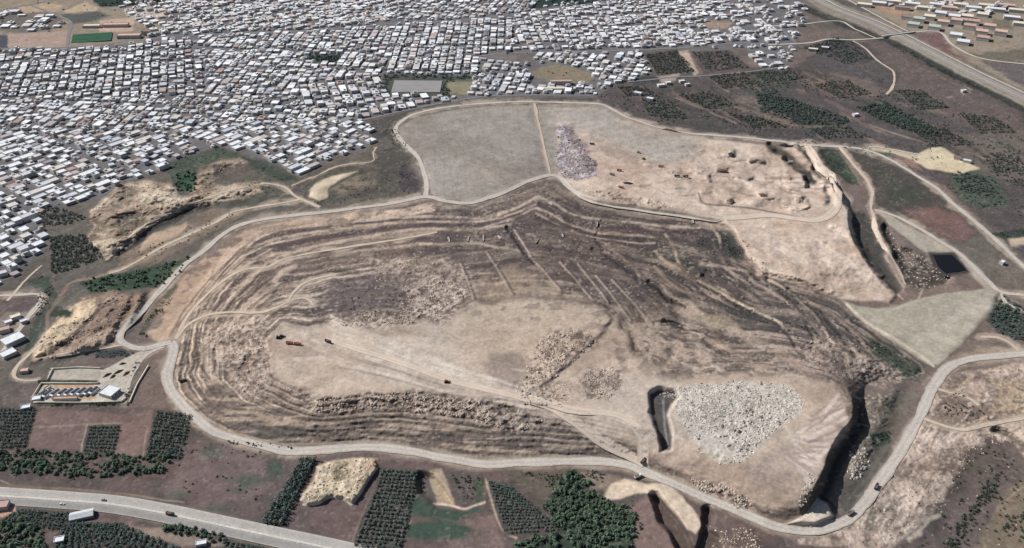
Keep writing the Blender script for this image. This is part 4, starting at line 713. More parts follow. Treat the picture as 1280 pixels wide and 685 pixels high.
road('highway_median', HWY, 2.8, M['med'], 'pale median of the highway', 0, .56, .05)
road('motorway', MOTOR, 11, M['motor'], 'near carriageway of the motorway', -7, .4, .05)
road('motorway', MOTOR, 11, M['motor'], 'far carriageway of the motorway', 7, .4, .05)
road('service_road', MOTOR, 5, M['dirt'], 'service road beside the motorway', 22, .45, .3)
road('motorway_median', MOTOR, 2.4, M['trackm'], 'median of the motorway', 0, .45, .05)
road('overpass_road', OVER, 7, M['dirt'], 'road crossing above the motorway', 0, .6, .2)
for P_, w_ in ((FRONT1, 6), (FRONT2, 6)): road('frontage_road', P_, w_, M['dirt'], 'frontage road beside the motorway', 0, .33)
for P_, w_ in ((ST1, 7), (ST2, 8), (ST3, 6), (ST5, 7), (ST6, 7), (ST7, 5), (ST8, 6)): road('street', P_, w_, M['street'], 'grey town street', 0, .3, .2)
# ================================================================== SHEETS: pitches and pond
def sheet(name, pts, mat, dz, label, cat=None, kind='structure', closed_smooth=False):
    p = smooth(pts, 4, True) if closed_smooth else pts
    x, y, z = at([q[0] for q in p], [q[1] for q in p]); z = np.full(len(x), z.max() + dz)
    me = bpy.data.meshes.new(name); me.from_pydata([tuple(q) for q in zip(x, y, z)], [], [list(range(len(x)))]); me.update()
    if me.polygons[0].normal.z < 0: me.flip_normals()
    me.materials.append(mat); o = bpy.data.objects.new(name, me); COL.objects.link(o); return tag(o, label, cat, None, kind)
M['turf'] = flat_mat('turf', (.028, .085, .05), ((.06, .8, 1.2), (.5, .85, 1.1))); M['grit'] = flat_mat('grit_pitch', tuple(alb((152, 149, 148))), ((.05, .9, 1.08),)); 
M['water'] = flat_mat('dark_water', (.007, .007, .008), (), .35, .15); M['white'] = flat_mat('white_metal', (.62, .63, .64), ((.3, .85, 1.1),), .6); M['dark'] = flat_mat('dark_metal', (.04, .045, .06), ((.6, .8, 1.2),), .5)
M['conc'] = flat_mat('concrete', (.42, .40, .37), ((.5, .8, 1.15),)); M['tyre'] = flat_mat('rubber', (.02, .02, .022)); M['glass'] = flat_mat('window_glass', (.03, .04, .05), (), .15, .5)
sheet('football_pitch', [(91, 43.2), (141, 41), (139, 51.5), (89, 54)], M['turf'], .25, 'green artificial football pitch'); sheet('sports_field', [(493, 100.5), (553, 101.5), (550, 116), (489, 115)], M['grit'], .25, 'grey grit sports field inside a belt of trees')
sheet('pond', PONDP, M['water'], .4, 'black leachate pond beside the lower right cell')
# ================================================================== MESH PIECES
def box_np(cx, cy, z0, z1, lx, ly, ca, sa):
    """8 corners of an upright box; lx along (ca,sa)"""
    o = []
    for z in (z0, z1):
        for a, b in ((-.5, -.5), (.5, -.5), (.5, .5), (-.5, .5)):
            o.append((cx + a * lx * ca - b * ly * sa, cy + a * lx * sa + b * ly * ca, z))
    return o
BQ = [(0, 1, 5, 4), (1, 2, 6, 5), (2, 3, 7, 6), (3, 0, 4, 7), (4, 5, 6, 7)]
class MB:
    def __init__(s): s.v = []; s.f = []
    def box(s, c, d, ry=0., open_bottom=False, taper=1.):
        n = len(s.v); ca, sa = math.cos(ry), math.sin(ry)
        for z in (-.5, .5):
            k = 1 if z < 0 else taper
            for a, b in ((-.5, -.5), (.5, -.5), (.5, .5), (-.5, .5)):
                s.v.append((c[0] + (a * d[0] * ca - b * d[1] * sa) * k, c[1] + (a * d[0] * sa + b * d[1] * ca) * k, c[2] + z * d[2]))
        s.f += [tuple(n + i for i in q) for q in BQ]
        if not open_bottom: s.f.append((n + 3, n + 2, n + 1, n))
        return s
    def cyl(s, c, r, h, axis='z', k=10, r2=None):
        n = len(s.v); r2 = r if r2 is None else r2
        for q, rr in ((-.5, r), (.5, r2)):
            for i in range(k):
                a = 2 * math.pi * i / k; p, w = rr * math.cos(a), rr * math.sin(a)
                s.v.append({'z': (c[0] + p, c[1] + w, c[2] + q * h), 'y': (c[0] + p, c[1] + q * h, c[2] + w), 'x': (c[0] + q * h, c[1] + p, c[2] + w)}[axis])
        for i in range(k): s.f.append((n + i, n + (i + 1) % k, n + k + (i + 1) % k, n + k + i))
        s.f.append(tuple(n + k + i for i in range(k))); s.f.append(tuple(n + k - 1 - i for i in range(k))); return s
    def face(s, *pts):
        n = len(s.v); s.v += list(pts); s.f.append(tuple(range(n, n + len(pts)))); return s
    def build(s, name, mat, parent=None):
        me = bpy.data.meshes.new(name); me.from_pydata(s.v, [], s.f); me.update(); me.materials.append(mat)
        o = bpy.data.objects.new(name, me); COL.objects.link(o)
        if parent: o.parent = parent
        return o
def empty(name, loc, rz=0., label=None, cat=None, group=None):
    o = bpy.data.objects.new(name, None); COL.objects.link(o); o.location = loc; o.rotation_euler = (0, 0, rz); o.empty_display_size = .5
    return tag(o, label, cat, group)
KIDS = {}
def dup(root, loc, rz, label, group=None, scale=None, swap=None):
    r = root.copy(); COL.objects.link(r); r.location = loc; r.rotation_euler = (0, 0, rz); r['label'] = label
    if group: r['group'] = group
    if scale: r.scale = scale
    for ch in KIDS.get(root.name) or KIDS.setdefault(root.name, list(root.children)):
        c = ch.copy(); COL.objects.link(c); c.parent = r
        if swap and ch.name.split('.')[0] in swap:
            c.data = c.data.copy(); c.data.materials.clear(); c.data.materials.append(swap[ch.name.split('.')[0]])
        for g in KIDS.get(ch.name) or KIDS.setdefault(ch.name, list(ch.children)):
            d = g.copy(); COL.objects.link(d); d.parent = c
    return r
ONES = ['', 'first', 'second', 'third', 'fourth', 'fifth', 'sixth', 'seventh', 'eighth', 'ninth', 'tenth', 'eleventh', 'twelfth', 'thirteenth', 'fourteenth', 'fifteenth', 'sixteenth', 'seventeenth', 'eighteenth', 'nineteenth']
TENS = ['', '', 'twenty', 'thirty', 'forty', 'fifty', 'sixty', 'seventy', 'eighty', 'ninety']; TENTH = ['', '', 'twentieth', 'thirtieth', 'fortieth', 'fiftieth', 'sixtieth', 'seventieth', 'eightieth', 'ninetieth']
def nth(n):
    if n < 20: return ONES[n]
    if n < 100: return TENTH[n // 10] if n % 10 == 0 else TENS[n // 10] + '-' + ONES[n % 10]
    return 'outermost'
# ================================================================== HOUSES
ROOFS = [('white', (.66, .665, .68), 42), ('light grey', (.50, .51, .53), 22), ('pale beige', (.54, .51, .47), 12), ('pinkish grey', (.42, .365, .36), 9), ('dull terracotta', (.36, .265, .24), 3), ('blue-grey', (.42, .45, .50), 4), ('dark grey', (.26, .25, .26), 4)]
RW = [r[2] for r in ROOFS]
ZONES = [  # polygon, line along the rows, row spacing, fill
 ('Z1', [(-110, 160), (0, 165), (140, 168), (240, 160), (330, 158), (440, 152), (468, 172), (455, 185), (430, 190), (400, 201), (375, 216), (345, 203), (318, 188), (272, 181), (240, 193), (190, 213), (150, 229), (130, 242), (100, 249), (60, 259), (40, 270), (55, 284), (57, 307), (40, 322), (25, 338), (0, 350), (-110, 390)], (93, 247), (251, 187), 17.0, .95),
 ('Z1b', [(-110, 129), (110, 126), (200, 126), (330, 128), (440, 148), (440, 151), (330, 156), (240, 158), (140, 166), (0, 163), (-110, 158)], (78, 161), (120, 130), 17, .93),
 ('Z2', [(-110, 66), (0, 64), (90, 62), (180, 53), (250, 46), (245, 122), (110, 124), (-110, 127)], (85, 115), (100, 62), 17, .93),
 ('Z3', [(252, 46), (378, 42), (480, 34), (475, 95), (380, 100), (378, 126), (330, 126), (247, 124)], (420, 98), (458, 38), 17, .93),
 ('Z4', [(482, 34), (571, 29), (640, 24), (640, 64), (600, 68), (595, 94), (478, 92)], (493, 85), (511, 35), 17, .93),
 ('Z5', [(382, 102), (476, 97), (480, 120), (500, 122), (562, 122), (545, 128), (496, 138), (455, 148), (440, 147), (380, 128)], (438, 110), (456, 146), 17, .92),
 ('Z6', [(598, 72), (640, 80), (664, 104), (742, 106), (740, 117), (640, 117), (570, 123), (592, 112)], (590, 115), (620, 70), 18, .85),
 ('Z7', [(205, -30), (500, -30), (500, 27), (440, 32), (320, 39), (205, 44)], (440, 5), (493, 28), 18, .9),
 ('Z7b', [(501, -30), (664, -30), (664, 12), (640, 16), (571, 24), (501, 27)], (511, 25), (541, 2), 18, .9),
 ('Z8', [(642, 22), (690, 12), (770, 2), (860, -30), (862, 56), (848, 58), (740, 62), (642, 64)], (733, 8), (758, 43), 17, .93),
 ('Z6b', [(672, 68), (740, 66), (800, 64), (812, 92), (770, 102), (745, 106), (738, 90), (705, 80)], (735, 100), (760, 70), 18, .8),
 ('Z9', [(863, -30), (1000, -30), (1010, 0), (1000, 26), (988, 50), (916, 52), (863, 56)], (893, 35), (914, 53), 19, .78),
 ('Z10', [(928, 62), (960, 60), (984, 84), (972, 86), (950, 84)], (940, 62), (965, 84), 19, .9),
 ('Z11', [(-60, 18), (10, 16), (60, 24), (80, 32), (62, 40), (0, 38), (-60, 40)], (10, 38), (40, 18), 24, .6),
 ('Z14', [(152, 12), (170, 2), (205, -30), (208, 44), (188, 48), (184, 30), (168, 22)], (440, 5), (493, 28), 21, .62),
 ('Z12', [(1060, -30), (1300, -30), (1320, 2), (1240, 14), (1150, 10), (1085, 4)], (1100, 0), (1160, 12), 34, .5),
 ('Z13', [(600, 4), (664, -30), (690, -30), (664, 12)], (511, 25), (541, 2), 22, .4)]
houses = []
OCC = {}
def cells(x, y, L, D, a):
    ca, sa = math.cos(a), math.sin(a); o = []
    nl, nd = max(2, int(L / 2.6) + 1), max(2, int(D / 2.6) + 1)
    for i in range(nl):
        for j in range(nd):
            p, q = L * (i / (nl - 1) - .5) * .94, D * (j / (nd - 1) - .5) * .94
            o.append((int((x + p * ca - q * sa) // 2.4), int((y + p * sa + q * ca) // 2.4)))
    return set(o)
def near_poly(u, v, P, tol):
    a_, b_ = np.array([[u]]), np.array([[v]])
    return inside(a_, b_, P)[0, 0] or seg_dist(a_, b_, P, True)[0, 0] < tol
TOWNT = [(p[0], p[1]) for p in TOWN]
for zi, (zn, P, a, b, row, fill) in enumerate(ZONES):
    rg = random.Random(100 + zi)
    ax, ay, _ = to_world(a[0], a[1], 0.); bx, by, _ = to_world(b[0], b[1], 0.)
    ang = math.atan2(by - ay, bx - ax); ca, sa = math.cos(ang), math.sin(ang)
    px = np.array(P, float); wx, wy, _ = to_world(px[:, 0], np.maximum(px[:, 1], -30), 0.)
    S = wx * ca + wy * sa; T = -wx * sa + wy * ca
    t = T.min() + row / 2; ri = 0
    cross = [S.min() + 20]
    while cross[-1] < S.max(): cross.append(cross[-1] + rg.uniform(80, 170))
    cross = np.array(cross)
    while t < T.max():
        s = S.min() + rg.uniform(0, 8); ri += 1; dpt = row * rg.uniform(.74, .84)
        while s < S.max():
            L = rg.choice((9, 10, 11, 12, 13, 15, 18, 22)) * rg.uniform(.9, 1.1); gap = rg.choice((.2, .3, .6, 1.0, 1.8, 3.0))
            c_s = s + L / 2; s += L + gap
            if np.min(np.abs(cross - c_s)) < L / 2 + 1.6: continue
            if rg.random() > fill: continue
            d = dpt * rg.uniform(.82, 1.06); tt = t + rg.uniform(-1.2, 1.2)
            x = c_s * ca - tt * sa; y = c_s * sa + tt * ca
            u, v = to_px(x, y, 0.)
            if v < -30 or not near_poly(float(u), float(v), P, 3.5): continue
            if zn not in ('Z11', 'Z12', 'Z13') and not inside(np.array([[float(u)]]), np.array([[float(v)]]), TOWNT)[0, 0]: continue
            i, j = int(round(float(u) - U0)), int(round(float(v) - V0))
            if zn != 'Z11' and 0 <= i < NU_ and 0 <= j < NV_ and NOH[j, i]: continue
            cl_ = cells(x, y, L, d, ang)
            if any(c_ in OCC for c_ in cl_): continue
            for c_ in cl_: OCC[c_] = 1
            if zn in ('Z9', 'Z8', 'Z10') and rg.random() < .5 * min(1, max(0, (float(u) - 890) / 110)): continue
            rc = rg.choices(range(len(ROOFS)), RW)[0]
            hgt = rg.choice((3.2, 3.4, 3.6, 3.8, 4.2, 4.6, 6.2, 6.6)) * rg.uniform(.95, 1.05)
            houses.append(dict(z=zn, x=x, y=y, u=float(u), v=float(v), L=L, D=d, h=hgt, a=ang + rg.uniform(-.03, .03), rc=rc, k=rg.uniform(.82, 1.16), row=ri, s=c_s, hut=rg.random(), wl=rg.uniform(.36, .62)))
        t += row * rg.choice((1., 1., 1.12))
rg = random.Random(77)
for k_ in range(9000):          # later infill: sheds, annexes and odd small houses in the gaps
    u = rg.uniform(-100, 1010); v = rg.uniform(-20, 345) if k_ % 2 else rg.uniform(20, 200)
    i, j = int(u - U0), int(v - V0)
    if NOH[j, i] or not inside(np.array([[u]]), np.array([[v]]), TOWNT)[0, 0]: continue
    x, y, _ = to_world(u, v, 0.); x, y = float(x), float(y); nb = houses[k_ % len(houses)]
    best = min(houses[::9], key=lambda h: (h['x'] - x) ** 2 + (h['y'] - y) ** 2); a = best['a'] + rg.choice((0, 0, 0, .3, -.3)); L, d = rg.uniform(6, 13), rg.uniform(6, 10)
    cl_ = cells(x, y, L, d, a)
    if any(c_ in OCC for c_ in cl_): continue
    for c_ in cl_: OCC[c_] = 1
    houses.append(dict(z='fill', x=x, y=y, u=u, v=v, L=L, D=d, h=rg.choice((2.8, 3.2, 3.6, 5.8)), a=a, rc=rg.choices(range(len(ROOFS)), RW)[0], k=rg.uniform(.65, 1.1), row=0, s=0, hut=rg.random(), wl=rg.uniform(.36, .62)))
for h in houses: h['g'] = float(ground_z(np.array(h['x']), np.array(h['y'])))
vis = [h for h in houses if 3 < h['u'] < 1277 and h['v'] < 690 and h['v'] > 3]
vis.sort(key=lambda h: -(h['v'] + 350) ** 2 * h['L'] * h['D'] * (.45 + .03 * h['h']) / 1000 if False else -h['v'])
NEAR = [h for h in vis if h['z'] == 'Z1'][:290]
nearset = {id(h) for h in NEAR}
def houses_mass(hs_):
    co = []; q = []; cl = []
    for h in hs_:
        ca, sa = math.cos(h['a']), math.sin(h['a']); g = h['g'] - .6; top = h['g'] + h['h']
        rcol = np.array(ROOFS[h['rc']][1]) * h['k']; wcol = np.array((1.0, .96, .92)) * h['wl']
        n = len(co)
        b = box_np(h['x'], h['y'], g, top, h['L'], h['D'], ca, sa); co += b + b[4:]; cl += [wcol] * 8 + [rcol] * 4
        q += [tuple(n + i for i in f_) for f_ in BQ[:4]] + [(n + 8, n + 9, n + 10, n + 11)]
        if h['hut'] < .4:      # stair hut, tank or upper storey on the roof
            k = h['hut'] / .4; lx = 3 + 5 * k; ly = 3 + 3 * (1 - k); ox, oy = (h['L'] - lx) * (.5 * ((k * 7.3) % 1) - .25), (h['D'] - ly) * (.5 * ((k * 3.7) % 1) - .25)
            n = len(co); b = box_np(h['x'] + ox * ca - oy * sa, h['y'] + ox * sa + oy * ca, top + .005, top + 2.4, min(lx, h['L'] - 1), min(ly, h['D'] - 1), ca, sa)
            co += b + b[4:]; cl += [wcol] * 8 + [rcol * .9] * 4; q += [tuple(n + i for i in f_) for f_ in BQ[:4]] + [(n + 8, n + 9, n + 10, n + 11)]
    o = mesh_np('town_houses', np.array(co), q, None, np.array(cl), M['houses'])
    tag(o, 'dense far mass of white flat-roofed town houses', 'houses', None, 'stuff')
houses_mass([h for h in houses if id(h) not in nearset])
RM = [flat_mat('roof_' + n.replace(' ', '_').replace('-', '_'), c, ((.25, .84, 1.12), (1.3, .9, 1.08))) for n, c, _ in ROOFS]
WM = [flat_mat('plaster', (w, w * .96, w * .91), ((.4, .85, 1.1),)) for w in (.38, .47, .56)]
# rows counted from the landfill edge, houses counted from the left end of what the picture holds
rows = {}
for h in vis:
    if h['z'] == 'Z1': rows.setdefault(h['row'], []).append(h)
order = {r: i + 1 for i, r in enumerate(sorted(rows))}
for r in rows:
    rows[r].sort(key=lambda h: h['u'])
    for i, h in enumerate(rows[r]): h['n'] = i + 1; h['of'] = len(rows[r])
def near_house(h):
    ca, sa = math.cos(h['a']), math.sin(h['a'])
    size = 'tall' if h['h'] > 6 else 'long' if h['L'] > 17 else 'small' if h['L'] < 10.5 else 'plain'
    big = h['hut'] < .45
    colr = ROOFS[h['rc']][0]
    lab = f"{size} {colr} house{' with rooftop hut' if big else ''}, {nth(h['n'])} from left, {nth(order[h['row']])} row from the landfill edge"
    mb = MB(); z = h['h']
    mb.box((0, 0, (z - 1.2) / 2), (h['L'], h['D'], z + 1.2), 0, True)
    o = mb.build('house', WM[int(h['wl'] * 30) % 3]); o.location = (h['x'], h['y'], h['g']); o.rotation_euler = (0, 0, h['a'])
    tag(o, lab, 'house', 'flat-roofed houses at the near edge of town')
    rf = MB(); L, D = h['L'], h['D']                                # slab with a low parapet
    rf.box((0, 0, z + .13), (L + .5, D + .5, .25))
    for c, d in (((0, D / 2 + .1, z + .5), (L + .5, .25, .48)), ((0, -D / 2 - .1, z + .5), (L + .5, .25, .48)), ((L / 2 + .1, 0, z + .5), (.25, D - .06, .48)), ((-L / 2 - .1, 0, z + .5), (.25, D - .06, .48))): rf.box(c, d)
    rf.build('roof', RM[h['rc']], o)
    if big:
        k = h['hut'] / .45; sx = (L * .28) * (1 if k > .5 else -1); sy = D * .2 * (1 if (k * 5 % 1) > .5 else -1)
        MB().box((sx, sy, z + 1.5), (3.2 + 2 * k, 3., 2.5)).box((sx, sy, z + 2.85), (3.6 + 2 * k, 3.4, .2)).build('stair_hut', WM[2], o)
    return o
for h in NEAR: near_house(h)
# ------------------------------------------------------------------ larger buildings
def block(u, v, L, D, hgt, deg, wall, roof, label, cat='building', name='building', gable=False, win=0, group=None):
    x, y, z = at(u, v); o_ = MB().box((0, 0, hgt / 2 - .5), (L, D, hgt + 1), 0, True).build(name, wall)
    o_.location = (float(x), float(y), float(z)); o_.rotation_euler = (0, 0, math.radians(deg)); tag(o_, label, cat, group)
    r = MB(); a, b = L / 2 + .4, D / 2 + .4
    if gable:
        g = D * .2; zt = hgt + .02
        r.face((-a, -b, zt), (a, -b, zt), (a, 0, zt + g), (-a, 0, zt + g)).face((a, b, zt), (-a, b, zt), (-a, 0, zt + g), (a, 0, zt + g)).face((-a, b, zt), (-a, -b, zt), (-a, 0, zt + g)).face((a, -b, zt), (a, b, zt), (a, 0, zt + g))
    else:
        r.box((0, 0, hgt + .17), (L + .6, D + .6, .3))
        for c, d in (((0, D / 2 + .1, hgt + .65), (L + .6, .3, .65)), ((0, -D / 2 - .1, hgt + .65), (L + .6, .3, .65)), ((L / 2 + .1, 0, hgt + .65), (.3, D - .1, .65)), ((-L / 2 - .1, 0, hgt + .65), (.3, D - .1, .65))): r.box(c, d)
    r.build('roof', roof, o_)
    for k in range(win):          # storeys of window bands on the side the picture shows
        zz = 2 + 3 * k
        if zz + 1.5 < hgt:
            for i in range(3): MB().box(((i - 1) * L * .3, -D / 2 - .03, zz), (L * .18, .1, 1.4)).build('window', M['glass'], o_)
    return o_
PAL = {'orange': flat_mat('orange_tile', (.42, .30, .23), ((.3, .85, 1.1),)), 'pink': flat_mat('pink_tile', (.52, .36, .30), ((.3, .85, 1.1),)), 'green': flat_mat('pale_green_roof', (.40, .43, .39), ((.3, .85, 1.1),)), 'cream': flat_mat('cream_roof', (.62, .57, .46), ((.3, .85, 1.1),)), 'white': M['white'], 'brown': flat_mat('brown_roof', (.26, .19, .17), ((.3, .85, 1.1),)), 'rose': flat_mat('rose_roof', (.42, .30, .26), ((.3, .85, 1.1),))}
APT = [(1141, 33, 'green', 12, 'leftmost pale green apartment block nearest the frontage road'), (1148, 27, 'green', 14, 'pale green block behind the leftmost one'), (1167, 37, 'green', 14, 'pale green block by the overpass road'), (1161, 24, 'cream', 14, 'cream block behind the green blocks'), (1178, 31, 'pink', 15, 'large pink-roofed block right of the green blocks'), (1195, 29, 'pink', 15, 'pink block with deep shadow on its right'), (1211, 36, 'orange', 15, 'orange block in the middle of the estate'), (1206, 29, 'rose', 14, 'rose block behind the middle orange one'), (1216, 30, 'rose', 14, 'rose block in the back row'), (1226, 43, 'pink', 15, 'pink-roofed block beside the bend of the road'), (1236, 36, 'pink', 15, 'pale pink block with flat top'), (1250, 44, 'pink', 16, 'tall peach block standing alone at right'), (1228, 50, 'rose', 12, 'low rose block at the front of the estate'), (1203, 55, 'white', 12, 'white front block beside dark courtyard'), (1194, 46, 'white', 11, 'small white block by the road curve'), (1175, 19, 'white', 12, 'white block at the back left of the estate'), (1192, 23, 'white', 12, 'white block in the back row beside a small lawn'), (1208, 23, 'cream', 12, 'cream block in the back row'), (1134, 24, 'brown', 12, 'brown block at the left end of the estate'), (1228, 20, 'cream', 10, 'cream block far behind the peach blocks')]
for u, v, c, hg, lb in APT:
    block(u, v, 27, 24, hg * .66, 152, WM[1], PAL[c], lb, 'apartment block', 'apartment_block', win=3, group='apartment blocks beside the motorway')
block(701, 105, 42, 12, 7, 2, WM[1], PAL['rose'], 'long school-like building with reddish roof on the brown plot', 'building'); block(694, 113, 44, 9, 5, 2, WM[1], PAL['cream'], 'long low cream building in front of the red-roofed one', 'building')
block(162, 47, 52, 17, 7, 3, WM[1], PAL['pink'], 'long pink-roofed hall right of the green football pitch', 'hall'); block(145, 33, 60, 15, 6, 4, WM[1], PAL['pink'], 'long pale hall behind the green football pitch', 'hall')
block(115, 34, 40, 14, 5, 4, WM[1], PAL['cream'], 'cream hall above the left end of the football pitch', 'hall'); block(184, 43, 20, 16, 9, 3, WM[0], PAL['brown'], 'dark brown hall at the right end of the pitch', 'hall')
for i, (u, v, L, D, hg, dg, c, lb) in enumerate([(17, 427, 22, 17, 5, 50, 'white', 'large white shed beside the left farm road'), (11, 444, 15, 12, 4, 50, 'white', 'smaller white shed nearest the farm road end'), (20, 398, 11, 8, 4, 40, 'cream', 'small cream farmhouse inside the farm road bend'), (11, 404, 8, 7, 3, 40, 'white', 'tiny white farm hut left of the cream one'), (6, 414, 12, 9, 4, 30, 'rose', 'reddish farm building at the left edge'), (30, 403, 7, 6, 3, 40, 'white', 'tiny white hut on the farm road'), (33, 511, 9, 6, 3, 20, 'white', 'white hut at the corner above the left orchard'), (46, 500, 9, 7, 3, 20, 'white', 'white hut left of the generator row'), (31, 465, 9, 6, 3, 10, 'pink', 'pink hut on the compound track')]):
    block(u, v, L, D, hg, dg, WM[1], PAL[c], lb, 'shed', 'shed')
block(138, 492, 15, 17, 4, 68, WM[1], M['white'], 'white flat-roofed control building right of the generator row', 'building', 'control_building', win=1)
block(82, 499.5, 26, 4, 2.6, 2, WM[1], PAL['orange'], 'long low store along the front of the generator row', 'store', 'store_shed')
block(60, 487, 7, 4, 2.6, 66, WM[1], PAL['orange'], 'small store left of the generator row', 'store', 'store_shed')
block(103, 646, 20, 9, 3.5, 18, WM[0], RM[1], 'grey-white gabled shed below the highway', 'shed', 'shed', True)
block(75, 677, 8, 6, 3, 15, WM[0], M['white'], 'small white hut among the lower left trees', 'shed', 'shed'); block(252, 681, 9, 5, 3, 15, WM[0], M['white'], 'white hut right of the lower left orchard', 'shed', 'shed')
block(4, 634, 11, 9, 4, 8, WM[1], PAL['rose'], 'reddish roadside house below the highway', 'house', 'roadside_house')
for u, v, L, D, dg, c, lb in ((1208, 203, 12, 6, 150, 'white', 'white hut on the pale yard'), (1196, 199, 10, 7, 150, 'brown', 'dark hut beside the white one on the pale yard'), (1031, 61, 16, 9, 160, 'white', 'white building below the frontage road'), (1016, 63, 20, 10, 160, 'cream', 'cream building beside the road into town'), (826, 108, 14, 9, 15, 'white', 'white farmhouse at the end of the town'), (835, 105, 10, 8, 15, 'white', 'smaller white farmhouse beside the field lane'), (852, 103, 10, 8, 15, 'white', 'white house in the dark field'), (859, 107, 9, 6, 20, 'white', 'low white house furthest into the dark field'), (812, 125, 14, 8, 150, 'white', 'white shed above the covered cell'), (797, 118, 16, 8, 150, 'white', 'white sheds row end beside the dark scrub'), (772, 103, 14, 9, 10, 'white', 'white house on the street out of town'), (1069, 145, 10, 7, 20, 'white', 'white hut in the dark orchards'), (1252, 330, 6, 5, 40, 'white', 'white hut beside the right asphalt road'), (1204, 115, 9, 6, 20, 'white', 'white hut in the right field')):
    block(u, v, L, D, 4, dg, WM[1], PAL[c], lb, 'house', 'farmhouse')
for i, (u, v, c) in enumerate([(1080, 8, 'cream'), (1098, 6, 'white'), (1116, 4, 'cream'), (1128, 12, 'brown'), (1140, 7, 'white'), (1155, 12, 'cream'), (1170, 8, 'white'), (1186, 12, 'pink'), (1200, 8, 'cream'), (1216, 12, 'white'), (1232, 9, 'cream'), (1246, 14, 'white'), (1258, 9, 'pink'), (1264, 24, 'white'), (1270, 15, 'cream'), (1276, 32, 'cream')]):
    block(u, v, 36, 20, 7, 156, WM[1], PAL[c], f'{c} roofed low block, {nth(i + 1)} from the left in the back row beyond the motorway', 'apartment block', 'apartment_block', group='back row of blocks beyond the motorway')
# overpass
def overpass():
    x0, y0, z0 = at(1102, 47.5); x1, y1, z1 = at(1143, 40.5); L = math.hypot(x1 - x0, y1 - y0); a = math.atan2(y1 - y0, x1 - x0)
    r = empty('overpass', ((x0 + x1) / 2, (y0 + y1) / 2, 0), a, 'concrete overpass carrying a road across the motorway', 'bridge')
    MB().box((0, 0, 1.6), (L, 8.5, 1.0)).build('deck', M['conc'], r)
    for s in (-1, 1): MB().box((0, s * 4.1, 2.5), (L - .1, .3, .8)).build('parapet', M['conc'], r)
    for s in (-.3, 0, .3): MB().box((s * L, 0, -.6), (1.2, 6, 3.4)).build('pier', M['conc'], r)
overpass()
# ------------------------------------------------------------------ generator compound
def generator(u, v, label, base=[None]):
    x, y, z = at(u, v); loc = (float(x), float(y), float(z)); a = math.radians(66)
    if base[0] is None:
        o = empty('generator_container', loc, a, label, 'generator', 'generator containers in the compound'); base[0] = o
        MB().box((0, 0, 1.7), (13.2, 4.0, 3.1)).build('container_body', M['white'], o)
        MB().box((.6, .35, 3.55), (10.2, 3.0, .6)).build('radiator', M['dark'], o); MB().cyl((-3.6, .5, 4.4), .35, 2.2).build('exhaust_stack', M['dark'], o)
        MB().box((-6.64, 0, 1.6), (.06, 2.2, 2.6)).build('end_door', M['dark'], o); MB().box((0, 0, .08), (13.6, 4.4, .16)).build('plinth', M['conc'], o)
        return o
    return dup(base[0], loc, a, label)
for i, (u, v) in enumerate([(54, 494), (60, 494), (70, 493), (79, 492.6), (87, 492.2), (95, 491.8), (103, 491.4), (111, 491), (118, 490)]):
    generator(u, v, f'white generator container, {nth(i + 1)} from the left in the compound row' if i not in (0, 8) else ('leftmost white generator container beside the huts' if i == 0 else 'last white generator container nearest the control building'))
def mound(u, v, L, W, hh, deg, c, label, name='soil_heap', cat='heap', group=None):
    x, y, z = at(u, v); mb = []; fc = []; K, R = 14, 5
    rg = np.random.default_rng(int(u * 7 + v))
    for j in range(R):
        f_ = j / (R - 1)
        for i in range(K):
            a = 2 * math.pi * i / K; rr = (1 - f_ ** 1.3 * .93) * (1 + rg.uniform(-.12, .12)); mb.append((L / 2 * rr * math.cos(a), W / 2 * rr * math.sin(a), -.4 + hh * f_ * rg.uniform(.9, 1.1)))
    for j in range(R - 1):
        for i in range(K): fc.append((j * K + i, j * K + (i + 1) % K, (j + 1) * K + (i + 1) % K, (j + 1) * K + i))
    fc.append(tuple((R - 1) * K + i for i in range(K)))
    me = bpy.data.meshes.new(name); me.from_pydata(mb, [], fc); me.update(); me.materials.append(c); o = bpy.data.objects.new(name, me); COL.objects.link(o)
    o.location = (float(x), float(y), float(z)); o.rotation_euler = (0, 0, math.radians(deg)); return tag(o, label, cat, group)
def wall(pts, h, t, label, name='boundary_wall'):
    q = []
    for (a, b) in zip(pts[:-1], pts[1:]): q += [(a[0] + (b[0] - a[0]) * k / 8, a[1] + (b[1] - a[1]) * k / 8) for k in range(8)]
    q.append(pts[-1]); q = np.array(q); x, y, z = at(q[:, 0], q[:, 1]); d = np.gradient(np.stack([x, y], 1), axis=0); d /= np.linalg.norm(d, axis=1)[:, None]; nx, ny = -d[:, 1] * t / 2, d[:, 0] * t / 2
    v = np.stack([np.stack([x + sx * nx, y + sx * ny, z + dz], 1) for sx, dz in ((-1, -.5), (1, -.5), (1, h), (-1, h))], 1).reshape(-1, 3); f_ = []
    for k in range(len(q) - 1):
        for e in range(4): f_.append((4 * k + e, 4 * k + (e + 1) % 4, 4 * k + 4 + (e + 1) % 4, 4 * k + 4 + e))
    m_ = len(q) * 4 - 4; f_ += [(3, 2, 1, 0), (m_, m_ + 1, m_ + 2, m_ + 3)]
    return tag(mesh_np(name, v, f_, None, None, PAL['cream']), label, 'wall')
wall([(40, 499), (52, 480), (122, 480), (124, 478)], 2.2, .7, 'cream wall along the back of the generator row'); wall([(42, 504), (100, 504.5), (152, 503), (158, 498)], 2.2, .7, 'cream wall along the front of the generator row'); wall([(186, 458), (172, 481), (162, 504)], 2., 1.2, 'white wall slanting down beside the bare plot'); wall([(64, 462), (98, 460), (128, 461)], 2., .7, 'cream wall behind the empty yard'); wall([(66, 463), (60, 475)], 2., .7, 'short cream wall at the left end of the empty yard')
